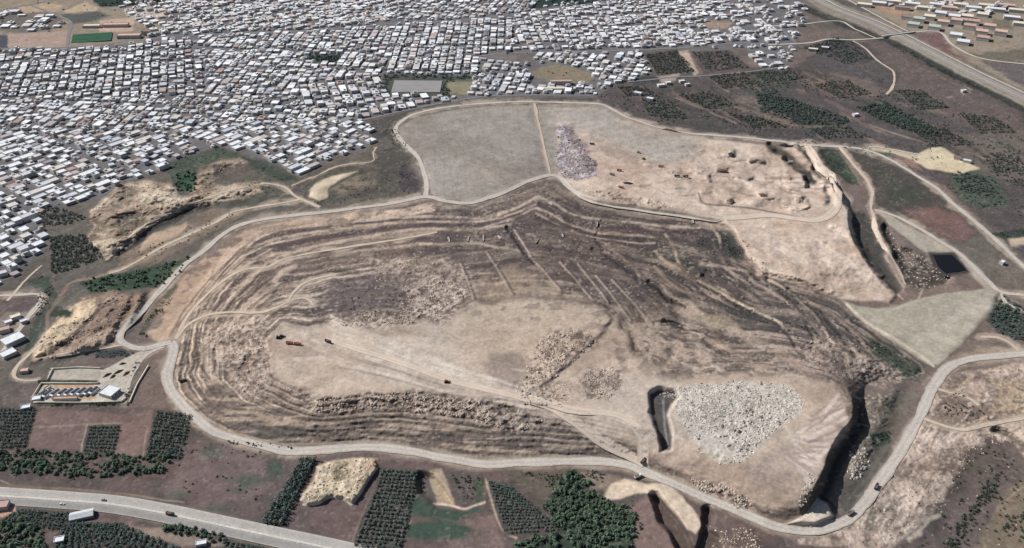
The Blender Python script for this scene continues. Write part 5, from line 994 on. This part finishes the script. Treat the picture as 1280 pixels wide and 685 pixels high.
SOIL = flat_mat('dark_soil', tuple(alb((128, 100, 90))), ((.5, .7, 1.2),)); GREYS = flat_mat('pale_soil', tuple(alb((184, 168, 152))), ((.5, .7, 1.2),)); BLK = flat_mat('black_sheeting', (.025, .027, .035), ((.5, .7, 1.3),), .5)
for i, (u, v, L, W, dg, lb) in enumerate([(134, 469, 13, 4, 50, 'brown soil heap at the left of the yard stockpiles'), (148, 465, 15, 4, 48, 'long brown soil heap in the middle of the yard'), (158, 467, 12, 4, 62, 'brown soil heap nearest the compound road'), (141, 471, 9, 3.5, 60, 'short brown soil heap between two longer ones'), (153, 455, 9, 3, 25, 'small soil heap at the yard mouth')]): mound(u, v, L, W, 2.6, dg, SOIL, lb, group='soil heaps in the compound yard')
mound(785, 229, 19, 9, 2.5, -15, BLK, 'black sheeted heap on the pale platform', 'sheeted_heap'); mound(902, 213, 20, 9, 3, -5, SOIL, 'brown spoil heap on the right of the platform'); mound(945, 201, 26, 7, 3, 8, SOIL, 'long brown spoil heap near the platform rim'); mound(914, 193, 9, 14, 4, 20, BLK, 'dark curved heap near the platform rim', 'sheeted_heap'); mound(913, 251, 12, 10, 4, 0, SOIL, 'spoil heap at the front of the platform')
mound(953, 243, 13, 6, 2.5, -20, SOIL, 'small spoil heap right of the front one'); mound(778, 234, 5, 3, 1.5, 0, SOIL, 'tiny soil heap beside the black heap')
# ------------------------------------------------------------------ chutes on the terraces
for i, (u, v, L, dg) in enumerate([(561, 300, 15, 100), (585, 299, 16, 88), (604, 298, 18, 92), (624, 297, 10, 110), (671, 302, 14, 70), (703, 295, 9, 95), (746, 281, 15, 80), (866, 277, 12, 85)]):
    x, y, z = at(u, v); o = empty('drain_chute', (float(x), float(y), float(z) + .2), math.radians(dg), f'concrete drain chute, {nth(i + 1)} from the left down the dark terraces', 'chute', 'drain chutes down the terraces')
    p2 = ground_z(x + L / 2 * math.cos(math.radians(dg)), y + L / 2 * math.sin(math.radians(dg))); p1 = ground_z(x - L / 2 * math.cos(math.radians(dg)), y - L / 2 * math.sin(math.radians(dg)))
    o.rotation_euler = (0, -math.atan2(float(p2 - p1), L), math.radians(dg))
    MB().box((0, 0, .4), (L, 1.6, .5)).build('channel', M['conc'], o)
    for s in (-1, 1): MB().box((0, s * .95, .8), (L, .28, 1.2)).build('side_wall', M['conc'], o)
# ------------------------------------------------------------------ vehicles
PAINT = {'white': M['white'], 'orange': flat_mat('orange_paint', (.42, .13, .05), (), .5, .3), 'dark': M['dark'], 'red': flat_mat('red_paint', (.30, .06, .05), (), .5, .3), 'grey': flat_mat('grey_paint', (.20, .20, .21), (), .5, .3), 'yellow': flat_mat('yellow_paint', (.45, .30, .06), (), .5, .3)}
def wheels(o, xs, y, r):
    for x_ in xs:
        for s in (-1, 1):
            w = MB().cyl((x_, s * y, r), r, .34, 'y', 12).build('wheel', M['tyre'], o); MB().cyl((x_, s * (y + .19), r), r * .5, .06, 'y', 10).build('rim', M['conc'], w)
def make_truck(loc, rz, c, bed, label):
    o = empty('dump_truck', loc, rz, label, 'truck'); 
    MB().box((0, 0, .95), (8.4, 1.2, .4)).build('chassis', M['dark'], o)
    MB().box((3.25, 0, 2.05), (1.9, 2.4, 2.2), 0, False, .94).build('cab', c, o); MB().box((4.16, 0, 2.5), (.08, 2.1, .8)).build('windscreen', M['glass'], o)
    b = MB().box((-.9, 0, 1.35), (5.9, 2.5, .25))
    for y_ in (-1.2, 1.2): b.box((-.9, y_, 2.1), (5.9, .12, 1.3))
    for x_ in (-3.8, 2.0): b.box((x_, 0, 2.2), (.12, 2.28, 1.5))
    b.build('dump_bed', bed, o); MB().box((-.9, 0, 1.9), (5.6, 2.2, .8)).build('load', SOIL, o)
    wheels(o, (3.1, -1.6, -2.9), 1.05, .52); return o
def make_car(loc, rz, c, label):
    o = empty('car', loc, rz, label, 'car'); MB().box((0, 0, .72), (4.5, 1.8, .72), 0, False, .96).build('body', c, o)
    MB().box((-.2, 0, 1.32), (2.5, 1.62, .58), 0, False, .8).build('cabin', M['glass'], o); MB().box((-.25, 0, 1.635), (1.8, 1.26, .05)).build('car_roof', c, o); wheels(o, (1.4, -1.4), .82, .33); return o
def make_dozer(loc, rz, c, label):
    o = empty('bulldozer', loc, rz, label, 'bulldozer'); MB().box((0, 0, 1.5), (4.4, 1.7, 1.3)).build('hull', c, o); MB().box((-.7, 0, 2.75), (1.6, 1.6, 1.3), 0, False, .92).build('cab', M['glass'], o); MB().box((-.7, 0, 3.45), (1.9, 1.9, .12)).build('canopy', c, o)
    for s in (-1, 1): MB().box((0, s * 1.2, .6), (4.8, .62, 1.1)).build('track', M['tyre'], o)
    MB().box((3.2, 0, .85), (.25, 4., 1.5)).box((2.4, .9, .7), (1.5, .18, .25)).box((2.4, -.9, .7), (1.5, .18, .25)).build('blade', c, o); MB().cyl((1.1, .4, 2.6), .12, 1.1).build('exhaust', M['dark'], o); return o
def put(u, v, dz=.35):
    x, y, z = at(u, v); return (float(x), float(y), float(z) + dz)
VEH = [('t', 804, 578, 50, 'dark', 'dark dump truck leaving the haul road at the perimeter road'), ('t', 797, 597, 30, 'white', 'white dump truck parked on the pale gully yard'), ('t', 1095, 610, 55, 'dark', 'dark dump truck climbing the right perimeter road'), ('t', 1063, 643, 35, 'grey', 'grey dump truck in the lower right road bend'),
       ('t', 410, 428, -30, 'dark', 'dark dump truck starting down the plateau haul road'), ('t', 362, 430, -5, 'orange', 'orange dump truck at the left tip face'), ('t', 372, 431.2, -6, 'orange', 'second orange dump truck nose to tail at the tip face'), ('d', 348, 423, 5, 'dark', 'dark bulldozer at the far left of the tip'), ('d', 352, 421, 20, 'grey', 'grey bulldozer beside the dark one'),
       ('t', 740, 181, -20, 'dark', 'dark truck above the rubbish belt on the platform'), ('t', 774, 214, -15, 'red', 'reddish truck in the middle of the platform'), ('t', 765, 219, -30, 'grey', 'grey truck near the platform middle'), ('t', 776, 235, -30, 'orange', 'brownish truck below the black heap'), ('d', 798, 191, -40, 'yellow', 'yellow bulldozer at the grey cover edge'), ('d', 804, 199, 40, 'yellow', 'yellow bulldozer pushing soil below the other'), ('t', 826, 209, 0, 'orange', 'orange truck at the right of the grey cover'),
       ('t', 846, 221, 0, 'dark', 'small dark truck on the pink soil, left one of the pair'), ('t', 857, 221.5, 0, 'dark', 'small dark truck on the pink soil, right one of the pair'), ('d', 558, 478, 10, 'orange', 'orange bulldozer beside the plateau haul road'), ('t', 213, 644, -14, 'dark', 'dark truck on the near highway carriageway'), ('c', 130, 626, -6, 'grey', 'grey car on the far highway carriageway'), ('c', 78, 631, -4, 'white', 'white car on the near highway carriageway'), ('t', 228, 477, 0, 'dark', 'dark truck on the slope beside the ring road')]
for kd, u, v, dg, c, lb in VEH:
    loc = put(u, v, .6 if v > 600 and u < 300 else .42); a = math.radians(dg)
    o = make_truck(loc, a, PAINT[c], PAINT[c], lb) if kd == 't' else make_car(loc, a, PAINT[c], lb) if kd == 'c' else make_dozer(loc, a, PAINT[c], lb)
# ================================================================== TREES
def crown_np(seed, n=70, flat=.8):
    """a crown of leaf clumps scattered through an uneven volume; unit radius about 1, base at 0"""
    rg = np.random.default_rng(seed); V = []; T = []; Cc = []
    lobes = rg.normal(0, .34, (5, 3)); lobes[:, 2] *= .6
    for i in range(n):
        d = rg.normal(0, 1, 3); d /= np.linalg.norm(d); L = lobes[i % 5]
        p = L + d * rg.uniform(.38, .70) * np.array([1, 1, flat]); s = rg.uniform(.17, .32)
        nrm = d + np.array((0, 0, .85)) + rg.normal(0, .33, 3); nrm /= np.linalg.norm(nrm); a = np.cross(nrm, [.3, .2, 1]); a /= np.linalg.norm(a) + 1e-9; b = np.cross(nrm, a)
        k = len(V); m = 5
        ph = rg.uniform(0, 6)
        V.append(p + nrm * s * .35)
        for j in range(m): V.append(p + s * (a * math.cos(ph + j * 6.283 / m) + b * math.sin(ph + j * 6.283 / m)) * rg.uniform(.7, 1.2))
        T += [(k, k + 1 + j, k + 1 + (j + 1) % m) for j in range(m)]
        tint = rg.uniform(.65, 1.4); Cc += [tint] * (m + 1)
    # solid-ish heart so that the crown is not see-through everywhere
    V = np.array(V); V[:, 2] += .95
    return V, np.array(T), np.array(Cc)
OL = [crown_np(200 + i, 42) for i in range(5)]; BR = [crown_np(300 + i, 70, .95) for i in range(5)]; BU = [crown_np(400 + i, 26, .7) for i in range(4)]
GRN = {'olive': np.array((.092, .120, .104)), 'broad': np.array((.074, .106, .072)), 'bush': np.array((.052, .066, .050)), 'dark': np.array((.042, .052, .046))}
def trunk_mb(h=.9, r=.10):
    mb = MB().cyl((0, 0, h / 2 - .1), r * 1.3, h + .2, 'z', 7, r * .7)
    for k in range(3):
        a = k * 2.1; n = len(mb.v)
        x1, y1 = .35 * math.cos(a), .35 * math.sin(a)
        for (cx, cy, cz, rr) in ((0, 0, h * .7, r * .6), (x1, y1, h * 1.15, r * .25)):
            for i in range(5): mb.v.append((cx + rr * math.cos(i * 1.2566), cy + rr * math.sin(i * 1.2566), cz))
        for i in range(5): mb.f.append((n + i, n + (i + 1) % 5, n + 5 + (i + 1) % 5, n + 5 + i))
    return mb
TRK = trunk_mb().build('trunk', M['bark']); TRKD = TRK.data; bpy.data.objects.remove(TRK)
def crown_mesh(tpl, g, nm):
    V, T, cc = tpl; o = mesh_np(nm, V, None, T, cc[:, None] * g[None], M['leaf']); d = o.data; bpy.data.objects.remove(o); return d
CM = {'olive': [crown_mesh(t, GRN['olive'] * k, 'crown') for t in OL for k in (1.12, .85)], 'broad': [crown_mesh(t, GRN['broad'] * k, 'crown') for t in BR for k in (1.25, 1., .75)], 'bush': [crown_mesh(t, GRN['bush'], 'bush') for t in BU]}
paint_q = []; trees = []   # dict(kind,u,v,x,y,r,label,group)
def add_tree(kind, u, v, r, label, group, tall=1., tint=1.):
    x, y, z = at(u, v); trees.append(dict(kind=kind, u=u, v=v, x=float(x), y=float(y), z=float(z), r=r * random.uniform(.85, 1.15), label=label, group=group, tall=tall, tint=tint))
def orchard(name, quad, ncol, nrow, r, tall=1., skip=.03, jit=.12, from_='far', tint=1.):
    """quad TL TR BR BL in the picture; rows run left-right; counted from the far end and from the left"""
    W = []
    for (u, v) in quad: x, y, _ = to_world(u, v, 0.); W.append((float(x), float(y)))
    W = np.array(W); rg = random.Random(len(name) * 7 + ncol)
    for j in range(nrow):
        for i in range(ncol):
            if rg.random() < skip: continue
            a = (i + .5 + rg.uniform(-jit, jit)) / ncol; b = (j + .5 + rg.uniform(-jit, jit)) / nrow
            p = (W[0] * (1 - a) + W[1] * a) * (1 - b) + (W[3] * (1 - a) + W[2] * a) * b
            u, v = to_px(p[0], p[1], 0.)
            add_tree('olive', float(u), float(v), r, f'orchard tree, {nth(j + 1)} row down, {nth(i + 1)} from left, {name}', 'trees of the ' + name, tall, tint); trees[-1].update(orow=j, name=name)
def scatter(kind, P, n, r0, r1, label, group, tall=1., clump=None, tint=1.):
    p = np.array(P); k = 0; tries = 0; got = []
    while k < n and tries < n * 60:
        tries += 1
        u = random.uniform(p[:, 0].min(), p[:, 0].max()); v = random.uniform(p[:, 1].min(), p[:, 1].max())
        if not inside(np.array([[u]]), np.array([[v]]), P)[0, 0]: continue
        if clump is not None and clump[int(min(max(v - V0, 0), NV_ - 1)), int(min(max(u - U0, 0), NU_ - 1))] < random.uniform(-.3, .3): continue
        r = random.uniform(r0, r1); m = (r * .9 * pxm(v))
        if any((u - a) ** 2 + ((v - b) * 1.5) ** 2 < m * m for a, b in got[-400:]): continue
        got.append((u, v)); add_tree(kind, u, v, r, label, group, tall, tint); k += 1
orchard('dark orchard above the highway', [(478, 587), (524, 589), (502, 690), (441, 684)], 9, 20, 2.1)
orchard('fine orchard left of the wood', [(610, 601), (640, 610), (702, 664), (632, 668)], 13, 16, 1.5)
orchard('slanting strip beside the bite', [(378, 576), (396, 574), (354, 658), (326, 655)], 4, 17, 2.9, 1.5, .02)
orchard('small square brown-field orchard', [(112, 533), (151, 532), (142, 567), (104, 565)], 8, 8, 1.8)
orchard('orchard left of ring road', [(195, 514), (240, 519), (226, 574), (182, 571)], 8, 13, 2.25, 1.1)
orchard('left edge orchard', [(-6, 511), (46, 511), (32, 560), (-22, 562)], 10, 12, 2.0)
orchard('terraced plot below the highway', [(22, 637), (92, 641), (80, 664), (-6, 656)], 14, 6, 2.0)
orchard('plot behind the gabled shed', [(82, 655), (150, 655), (240, 692), (60, 692)], 17, 11, 2.2, 1.)
for q_, nc_, nr_ in (([(806, 69), (846, 63), (870, 89), (822, 95)], 14, 12), ([(866, 66), (908, 64), (930, 84), (884, 90)], 13, 10), ([(884, 96), (930, 90), (952, 106), (905, 112)], 14, 8), ([(936, 90), (990, 88), (1010, 98), (958, 104)], 15, 7), ([(946, 117), (984, 123), (1064, 150), (1000, 155)], 16, 12), ([(1070, 134), (1108, 128), (1180, 172), (1120, 160)], 12, 13), ([(1003, 60), (1046, 48), (1062, 58), (1022, 70)], 13, 9), ([(1030, 70), (1066, 60), (1092, 74), (1056, 80)], 12, 8), ([(845, 118), (885, 114), (925, 132), (885, 138)], 13, 9), ([(905, 140), (945, 146), (990, 160), (940, 160)], 13, 8), ([(1015, 106), (1060, 100), (1090, 118), (1050, 124)], 14, 9), ([(1115, 112), (1150, 112), (1190, 136), (1150, 138)], 12, 10), ([(1130, 158), (1180, 160), (1220, 182), (1165, 184)], 14, 9), ([(1196, 140), (1240, 146), (1275, 166), (1225, 168)], 13, 8), ([(800, 122), (840, 128), (862, 150), (812, 146)], 12, 10), ([(770, 108), (806, 108), (820, 118), (784, 122)], 12, 7), ([(1186, 212), (1230, 222), (1255, 250), (1200, 240)], 11, 10), ([(1225, 190), (1275, 196), (1285, 220), (1240, 214)], 11, 9), ([(1010, 160), (1060, 158), (1090, 172), (1030, 174)], 14, 7)):
    k0 = len(trees); orchard('far', q_, nc_, nr_, 2.3, 1., .22, .28, tint=.62)
    for t in trees[k0:]: t['label'] = 'far'
    paint_q.append(q_)
orchard('short rows at highway bend', [(283, 676), (330, 684), (345, 700), (268, 695)], 8, 5, 1.8)
WOODG = [(-10, 563), (63, 563), (105, 566), (141, 567), (176, 571), (218, 571), (216, 581), (201, 592), (126, 596), (73, 595), (-10, 588)]
scatter('broad', WOODG, 220, 1.7, 3.3, 'leafy tree in the hedge wood below the brown fields', 'trees of the hedge wood')
WOODJ = [(713, 586), (733, 598), (750, 621), (781, 634), (793, 644), (791, 692), (700, 692), (698, 664), (680, 634), (698, 608)]
scatter('broad', WOODJ, 380, 1.3, 3.2, 'leafy tree in the dense wood beside the fine-grained orchard', 'trees of the dense wood', 1., None if False else N22 + .55)
scatter('broad', [(640, 672), (700, 668), (700, 692), (636, 692)], 40, 2, 3.2, 'leafy tree on the lower fringe of the orchard', 'trees on the orchard fringe')
scatter('broad', [(-5, 648), (30, 650), (60, 668), (60, 692), (-5, 692)], 60, 2, 3.4, 'leafy tree in the lower left corner', 'trees in the lower left corner')
scatter('broad', [(200, 655), (240, 660), (285, 672), (280, 680), (240, 672), (205, 665)], 26, 2, 3.2, 'leafy tree on the verge below the highway', 'trees on the highway verge')
scatter('broad', [(100, 352), (140, 343), (180, 338), (238, 320), (222, 345), (200, 358), (160, 362), (110, 366)], 110, 1.3, 2.6, 'leafy tree in the green strip left of the ring road', 'trees of the green strip')
scatter('broad', [(222, 216), (246, 216), (244, 240), (218, 238)], 30, 2.2, 3.4, 'leafy tree', 'far trees', 1.)
for P_, n_, r_ in (([(62, 296), (105, 293), (130, 323), (95, 335), (65, 344)], 330, 1.9), ([(40, 261), (78, 260), (108, 272), (90, 279), (55, 286)], 130, 1.9), ([(1255, 370), (1285, 390), (1285, 428), (1250, 418), (1234, 400), (1245, 380)], 120, 2.2), ([(945, 117), (985, 123), (1064, 149), (1050, 157), (1000, 155), (950, 139)], 260, 2.6), ([(1070, 134), (1108, 128), (1160, 155), (1180, 172), (1140, 165), (1096, 148)], 200, 2.6), ([(806, 68), (844, 64), (868, 90), (840, 95), (820, 88)], 110, 2.4), ([(866, 66), (910, 64), (936, 85), (884, 90)], 60, 2.4), ([(890, 96), (955, 88), (995, 100), (970, 122), (930, 112)], 110, 2.4), ([(1002, 60), (1045, 48), (1064, 52), (1090, 73), (1050, 71)], 80, 2.4), ([(478, 94), (592, 94), (590, 99), (480, 99)], 34, 3.4), ([(555, 98), (566, 100), (562, 121), (552, 118)], 16, 3), ([(480, 98), (489, 98), (486, 118), (478, 118)], 14, 3), ([(386, 70), (424, 70), (422, 78), (386, 78)], 30, 4), ([(105, -30), (225, -30), (212, 3), (160, 8), (128, 9)], 120, 4.5), ([(670, -30), (755, -30), (742, 4), (692, 8)], 60, 4.5)):
    scatter('olive', P_, n_, r_ * .8, r_ * 1.2, 'far', 'far', 1.0, None, .8)
for P_, n_ in (([(1000, 176), (1180, 180), (1280, 250), (1280, 300), (1180, 232), (1112, 198)], 130), ([(800, 112), (900, 128), (1040, 168), (1000, 174), (900, 166), (830, 150)], 200), ([(1120, 54), (1226, 110), (1220, 114), (1110, 60)], 90), ([(1120, 110), (1280, 150), (1280, 240), (1180, 180), (1100, 130)], 220), ([(980, 90), (1110, 100), (1100, 130), (1000, 120)], 120), ([(760, 122), (830, 130), (860, 160), (790, 146)], 60), ([(466, 152), (500, 146), (494, 160), (512, 188), (484, 180)], 40), ([(740, 120), (800, 110), (840, 120), (800, 130)], 50), ([(1240, 292), (1290, 284), (1290, 294), (1250, 300)], 30)):
    scatter('bush', P_, n_, 1., 2.4, 'far', 'far', 1., N40)
for k_ in range(5): scatter('bush', TOWN, 150, 1.6, 3.2, 'far', 'far', 1., None, .8)
THICK = [(1238, 596), (1250, 600), (1240, 622), (1222, 640), (1208, 660), (1198, 692), (1176, 692), (1196, 655), (1215, 630)]
scatter('bush', THICK, 90, 1.4, 2.8, 'dark bush in the thicket down the right scrubland', 'bushes of the right thicket')
scatter('bush', [(1200, 572), (1236, 556), (1290, 590), (1290, 692), (1140, 692), (1180, 640)], 120, .9, 2.0, 'lone dark bush on the bare right scrubland', 'bushes on the right scrubland')
scatter('bush', [(1255, 640), (1290, 646), (1290, 675), (1258, 668)], 30, 1.5, 2.6, 'dark bush in the clump at the right edge', 'bushes of the right edge clump')
for P_, n_ in (([(236, 545), (330, 566), (330, 640), (210, 612)], 40), ([(376, 244), (400, 256), (450, 224), (500, 200), (524, 240), (430, 256)], 70), ([(205, 206), (270, 184), (300, 192), (250, 206), (236, 240), (215, 225)], 60), ([(150, 318), (212, 294), (300, 262), (270, 290), (190, 328)], 60), ([(330, 204), (374, 222), (350, 250), (300, 245)], 40), ([(700, 580), (760, 592), (750, 612), (716, 590)], 25), ([(790, 630), (805, 660), (800, 690), (785, 690)], 25), ([(850, 300), (930, 300), (1000, 370), (1100, 440), (1060, 450), (940, 400), (850, 345)], 160), ([(890, 286), (930, 318), (900, 318)], 30), ([(1026, 187), (1046, 187), (1072, 226), (1044, 212)], 40), ([(20, 440), (60, 380), (70, 350), (50, 345), (45, 400), (25, 430)], 70), ([(120, 440), (178, 437), (160, 446), (120, 448)], 30), ([(200, 395), (216, 372), (206, 374), (176, 408), (172, 424), (186, 420)], 40), ([(1090, 425), (1150, 458), (1150, 476), (1100, 446)], 70), ([(420, 350), (500, 348), (505, 375), (425, 392)], 30), ([(640, 590), (710, 592), (695, 612), (650, 606)], 60), ([(565, 592), (606, 598), (604, 626), (576, 630)], 40), ([(48, 476), (120, 476), (120, 479), (48, 479)], 50), ([(50, 504), (160, 503), (160, 507), (50, 508)], 60), ([(170, 452), (176, 455), (160, 500), (154, 498)], 30), ([(280, 550), (420, 560), (420, 567), (290, 556)], 30), ([(1082, 538), (1114, 538), (1112, 554), (1090, 558)], 20), ([(1170, 490), (1235, 486), (1240, 525), (1190, 530)], 50)):
    scatter('bush', P_, n_, .7, 1.8, 'far', 'far', 1., N22)
def tree_mass(lst, name, label):
    Vs, Ts, Cs = [], [], []; n = 0
    for t in lst:
        tpl = {'olive': OL, 'broad': BR, 'bush': BU}[t['kind']]; V, T, cc = tpl[int(t['x'] * 13) % len(tpl)]
        a = t['x'] * 3.1; ca, sa = math.cos(a), math.sin(a); r = t['r']
        P_ = np.stack([(V[:, 0] * ca - V[:, 1] * sa) * r + t['x'], (V[:, 0] * sa + V[:, 1] * ca) * r + t['y'], (V[:, 2] - (.25 if t['kind'] != 'bush' else .45)) * r * t['tall'] + t['z']], 1)
        Vs.append(P_); Ts.append(T + n); Cs.append(cc[:, None] * GRN[t['kind']][None] * t['tint'] * (.75 + .5 * ((t['x'] * 7.77) % 1))); n += len(V)
    if Vs: tag(mesh_np(name, np.concatenate(Vs), None, np.concatenate(Ts), np.concatenate(Cs), M['leaf']), label, 'trees', None, 'stuff')
def real_tree(t):
    kd = t['kind']; r = t['r']; nm = {'olive': 'orchard_tree', 'broad': 'leafy_tree', 'bush': 'bush'}[kd]
    ms = CM[kd]; me = ms[int(abs(t['x']) * 13) % len(ms)]
    if kd == 'bush':
        o = bpy.data.objects.new(nm, me); COL.objects.link(o); o.location = (t['x'], t['y'], t['z'] - .45 * r); o.scale = (r,) * 3; o.rotation_euler = (0, 0, t['x'] * 3.1)
        return tag(o, t['label'], 'bush', t['group'])
    o = empty(nm, (t['x'], t['y'], t['z']), t['x'] * 3.1, t['label'], 'tree', t['group']); o.scale = (r, r, r * t['tall'])
    for n_, d_, z in (('trunk', TRKD, 0.), ('crown', me, -.25)):
        c = bpy.data.objects.new(n_, d_); COL.objects.link(c); c.parent = o; c.location = (0, 0, z)
    return o
rowsO = {}
for t in trees:
    if t.get('name') not in (None, 'far') and 0 < t['u'] < 1280 and t['v'] < 686: rowsO.setdefault(t['name'], {}).setdefault(t['orow'], []).append(t)
for nm_, rr in rowsO.items():
    for a_, r_ in enumerate(sorted(rr)):
        for b_, t in enumerate(sorted(rr[r_], key=lambda q: q['u'])): t['label'] = f'orchard tree, {nth(a_ + 1)} row down, {nth(b_ + 1)} from left, {nm_}'
infr = lambda t: -2 < t['u'] < 1282 and t['v'] < 689 and t['label'] != 'far'
pick = set()
for kd, cap in (('olive', 290), ('broad', 280), ('bush', 160)):
    L_ = sorted([t for t in trees if t['kind'] == kd and infr(t)], key=lambda t: -t['v'] - 6 * t['r'])[:cap]
    for t in L_: real_tree(t); pick.add(id(t))
rest = [t for t in trees if id(t) not in pick]
tree_mass([t for t in rest if t['kind'] == 'olive'], 'orchard_foliage', 'rows and groves of small dark trees further off')
tree_mass([t for t in rest if t['kind'] == 'broad'], 'woods', 'leafy woods beyond the nearest trees'); tree_mass([t for t in rest if t['kind'] == 'bush'], 'undergrowth', 'low dry scrub and bushes on slopes and verges')
# ================================================================== RUBBLE AND WASTE
def rubble():
    rg = np.random.default_rng(5); Vs, Fs, Cs = [], [], []; n = 0
    base = np.array([(1, 0, 0), (.31, .95, 0), (-.81, .59, 0), (-.81, -.59, 0), (.31, -.95, 0), (.5, .3, .7), (-.4, .5, .75), (-.3, -.5, .7), (.35, -.35, .8)])
    tri = np.array([(0, 1, 5), (1, 2, 6), (2, 3, 7), (3, 4, 8), (4, 0, 8), (1, 6, 5), (2, 7, 6), (3, 8, 7), (0, 5, 8), (5, 6, 8), (6, 7, 8)])
    def strew(P, cnt, s0, s1, pal, hh=.8, mask=None):
        nonlocal n
        p = np.array(P); k = 0
        while k < cnt:
            u = rg.uniform(p[:, 0].min(), p[:, 0].max(), 400); v = rg.uniform(p[:, 1].min(), p[:, 1].max(), 400)
            ok = inside(u[None], v[None], P)[0]
            if mask is not None: ok &= hs(u, v, mask) > rg.uniform(-.35, .35, 400)
            u = u[ok][:cnt - k]; v = v[ok][:cnt - k]
            if len(u) == 0: continue
            x, y, z = at(u, v)
            for i in range(len(u)):
                s = rg.uniform(s0, s1) * (1.5 if rg.random() < .08 else 1); a = rg.uniform(0, 6.28); ca, sa = math.cos(a), math.sin(a)
                B = base * rg.uniform(.75, 1.25, base.shape); ex = rg.uniform(.8, 1.5)
                Vs.append(np.stack([(B[:, 0] * ex * ca - B[:, 1] * sa) * s + x[i], (B[:, 0] * ex * sa + B[:, 1] * ca) * s + y[i], B[:, 2] * s * hh + z[i] - .1 * s], 1)); Fs.append(tri + n); n += 9
                c = np.array(alb(pal[rg.integers(len(pal))])) * rg.uniform(.8, 1.12); Cs.append(np.repeat(c[None], 9, 0))
            k += len(u)
    BELT = .7 * N14 + .6 * N22
    W = [(222, 212, 200), (212, 202, 190), (196, 186, 174), (226, 218, 208), (170, 158, 148), (122, 112, 106)]
    S = [(206, 190, 172), (188, 168, 150), (216, 204, 190), (150, 132, 118), (112, 98, 92), (196, 178, 160)]
    WMASK = .5 * N14 + .5 * N22 + .35 - 1.2 * sstep(18, 6, np.hypot((UU - 905) / 1.2, VV - 562)) 
    strew([(p_[0] + random.uniform(-3, 3), p_[1] + random.uniform(-3, 3)) for p_ in smooth(WASTE, 4, True)], 1900, .4, 1.25, W, .6, WMASK); strew(WASTE, 2200, .25, .7, W, .7, N40); strew([(885, 540), (960, 490), (1000, 500), (960, 545), (925, 575)], 150, .8, 1.8, W)
    strew(ROCKY[0][0], 1170, 0.33, 1.25, S, .8, BELT); strew(ROCKY[1][0], 546, 0.37, 1.37, S, .8, BELT); strew(ROCKY[2][0], 234, 0.37, 1.25, S, .8, BELT); strew(ROCKY[3][0], 416, 0.33, 0.97, S, .8, BELT); strew(ROCKY[4][0], 286, 0.37, 1.25, S, .8, BELT); strew(ROCKY[5][0], 546, 0.33, 1.25, S, .8, BELT)
    strew(ROCKY[6][0], 260, 0.28, 1.03, S, .8, BELT); strew(ROCKY[7][0], 338, 0.42, 1.37, S, .8, BELT); strew(ROCKY[8][0], 390, 0.28, 0.91, S, .8, BELT); strew(ROCKY[9][0], 195, 0.28, 0.91, S, .8, BELT); strew(ROCKY[10][0], 195, 0.28, 0.91, S, .8, BELT); strew(ROCKY[11][0], 260, 0.33, 1.03, S, .8, BELT)
    strew(TRASH, 420, .6, 1.7, [(206, 200, 208), (190, 184, 196), (110, 98, 100), (160, 150, 154), (84, 74, 76)], .7)
    strew(SEQ, 260, .4, 1.2, S, .8, N40); strew(SER, 120, .4, 1., S); strew([(1262, 548), (1236, 544), (1210, 558), (1190, 588), (1180, 612), (1160, 642), (1172, 650), (1200, 600), (1220, 572), (1240, 562)], 80, .4, 1.1, S); strew(LOBE, 240, .6, 1.5, S, .8, N22); strew(WESTTAN, 240, .6, 1.5, S, .8, N22); strew(B1, 160, .5, 1.5, [(220, 206, 182), (196, 180, 154), (130, 120, 100)]); strew(R2, 120, .6, 1.6, S)
    strew([(1062, 562), (1082, 560), (1090, 580), (1070, 602), (1056, 596)], 120, .5, 1.4, W); strew([(1010, 590), (1020, 600), (1010, 628), (996, 636)], 60, .6, 1.5, W)
    tag(mesh_np('rubble', np.concatenate(Vs), None, np.concatenate(Fs), np.concatenate(Cs), M['rock']), 'pale rubble and tipped waste strewn over the mound', 'rubble', None, 'stuff')
rubble()
# ================================================================== LIGHT, SKY, CAMERA
SUN_EL, SUN_AZ = math.radians(42), math.radians(-68)     # azimuth measured from straight ahead towards the right
w = bpy.data.worlds.new('World'); SC.world = w; w.use_nodes = True; nt = w.node_tree
sky = nt.nodes.new('ShaderNodeTexSky'); sky.sky_type = 'NISHITA'; sky.sun_disc = False; sky.sun_elevation = SUN_EL; sky.sun_rotation = SUN_AZ; sky.dust_density = 1.5
nt.links.new(sky.outputs[0], nt.nodes['Background'].inputs[0]); nt.nodes['Background'].inputs[1].default_value = .062
sd = bpy.data.lights.new('sun', 'SUN'); sd.energy = 4.85; sd.angle = math.radians(.5); sd.color = (1, .972, .94)
so = bpy.data.objects.new('sun', sd); COL.objects.link(so)
from mathutils import Vector
sv = Vector((math.cos(SUN_EL) * math.sin(SUN_AZ), math.cos(SUN_EL) * math.cos(SUN_AZ), math.sin(SUN_EL)))
so.rotation_euler = sv.to_track_quat('Z', 'Y').to_euler(); so.location = (0, 1000, 900)
cd = bpy.data.cameras.new('camera'); cd.sensor_width = 36; cd.lens = 36 * F / 1280; cd.clip_start = 1; cd.clip_end = 400000
co_ = bpy.data.objects.new('camera', cd); COL.objects.link(co_); co_.location = (0, 0, HC); co_.rotation_euler = (math.radians(90) - TH, 0, 0); SC.camera = co_
vs_ = SC.view_settings; vs_.view_transform = 'Standard'; vs_.look = 'None'; vs_.gamma = 1; vs_.use_curve_mapping = False; vs_.exposure = .2
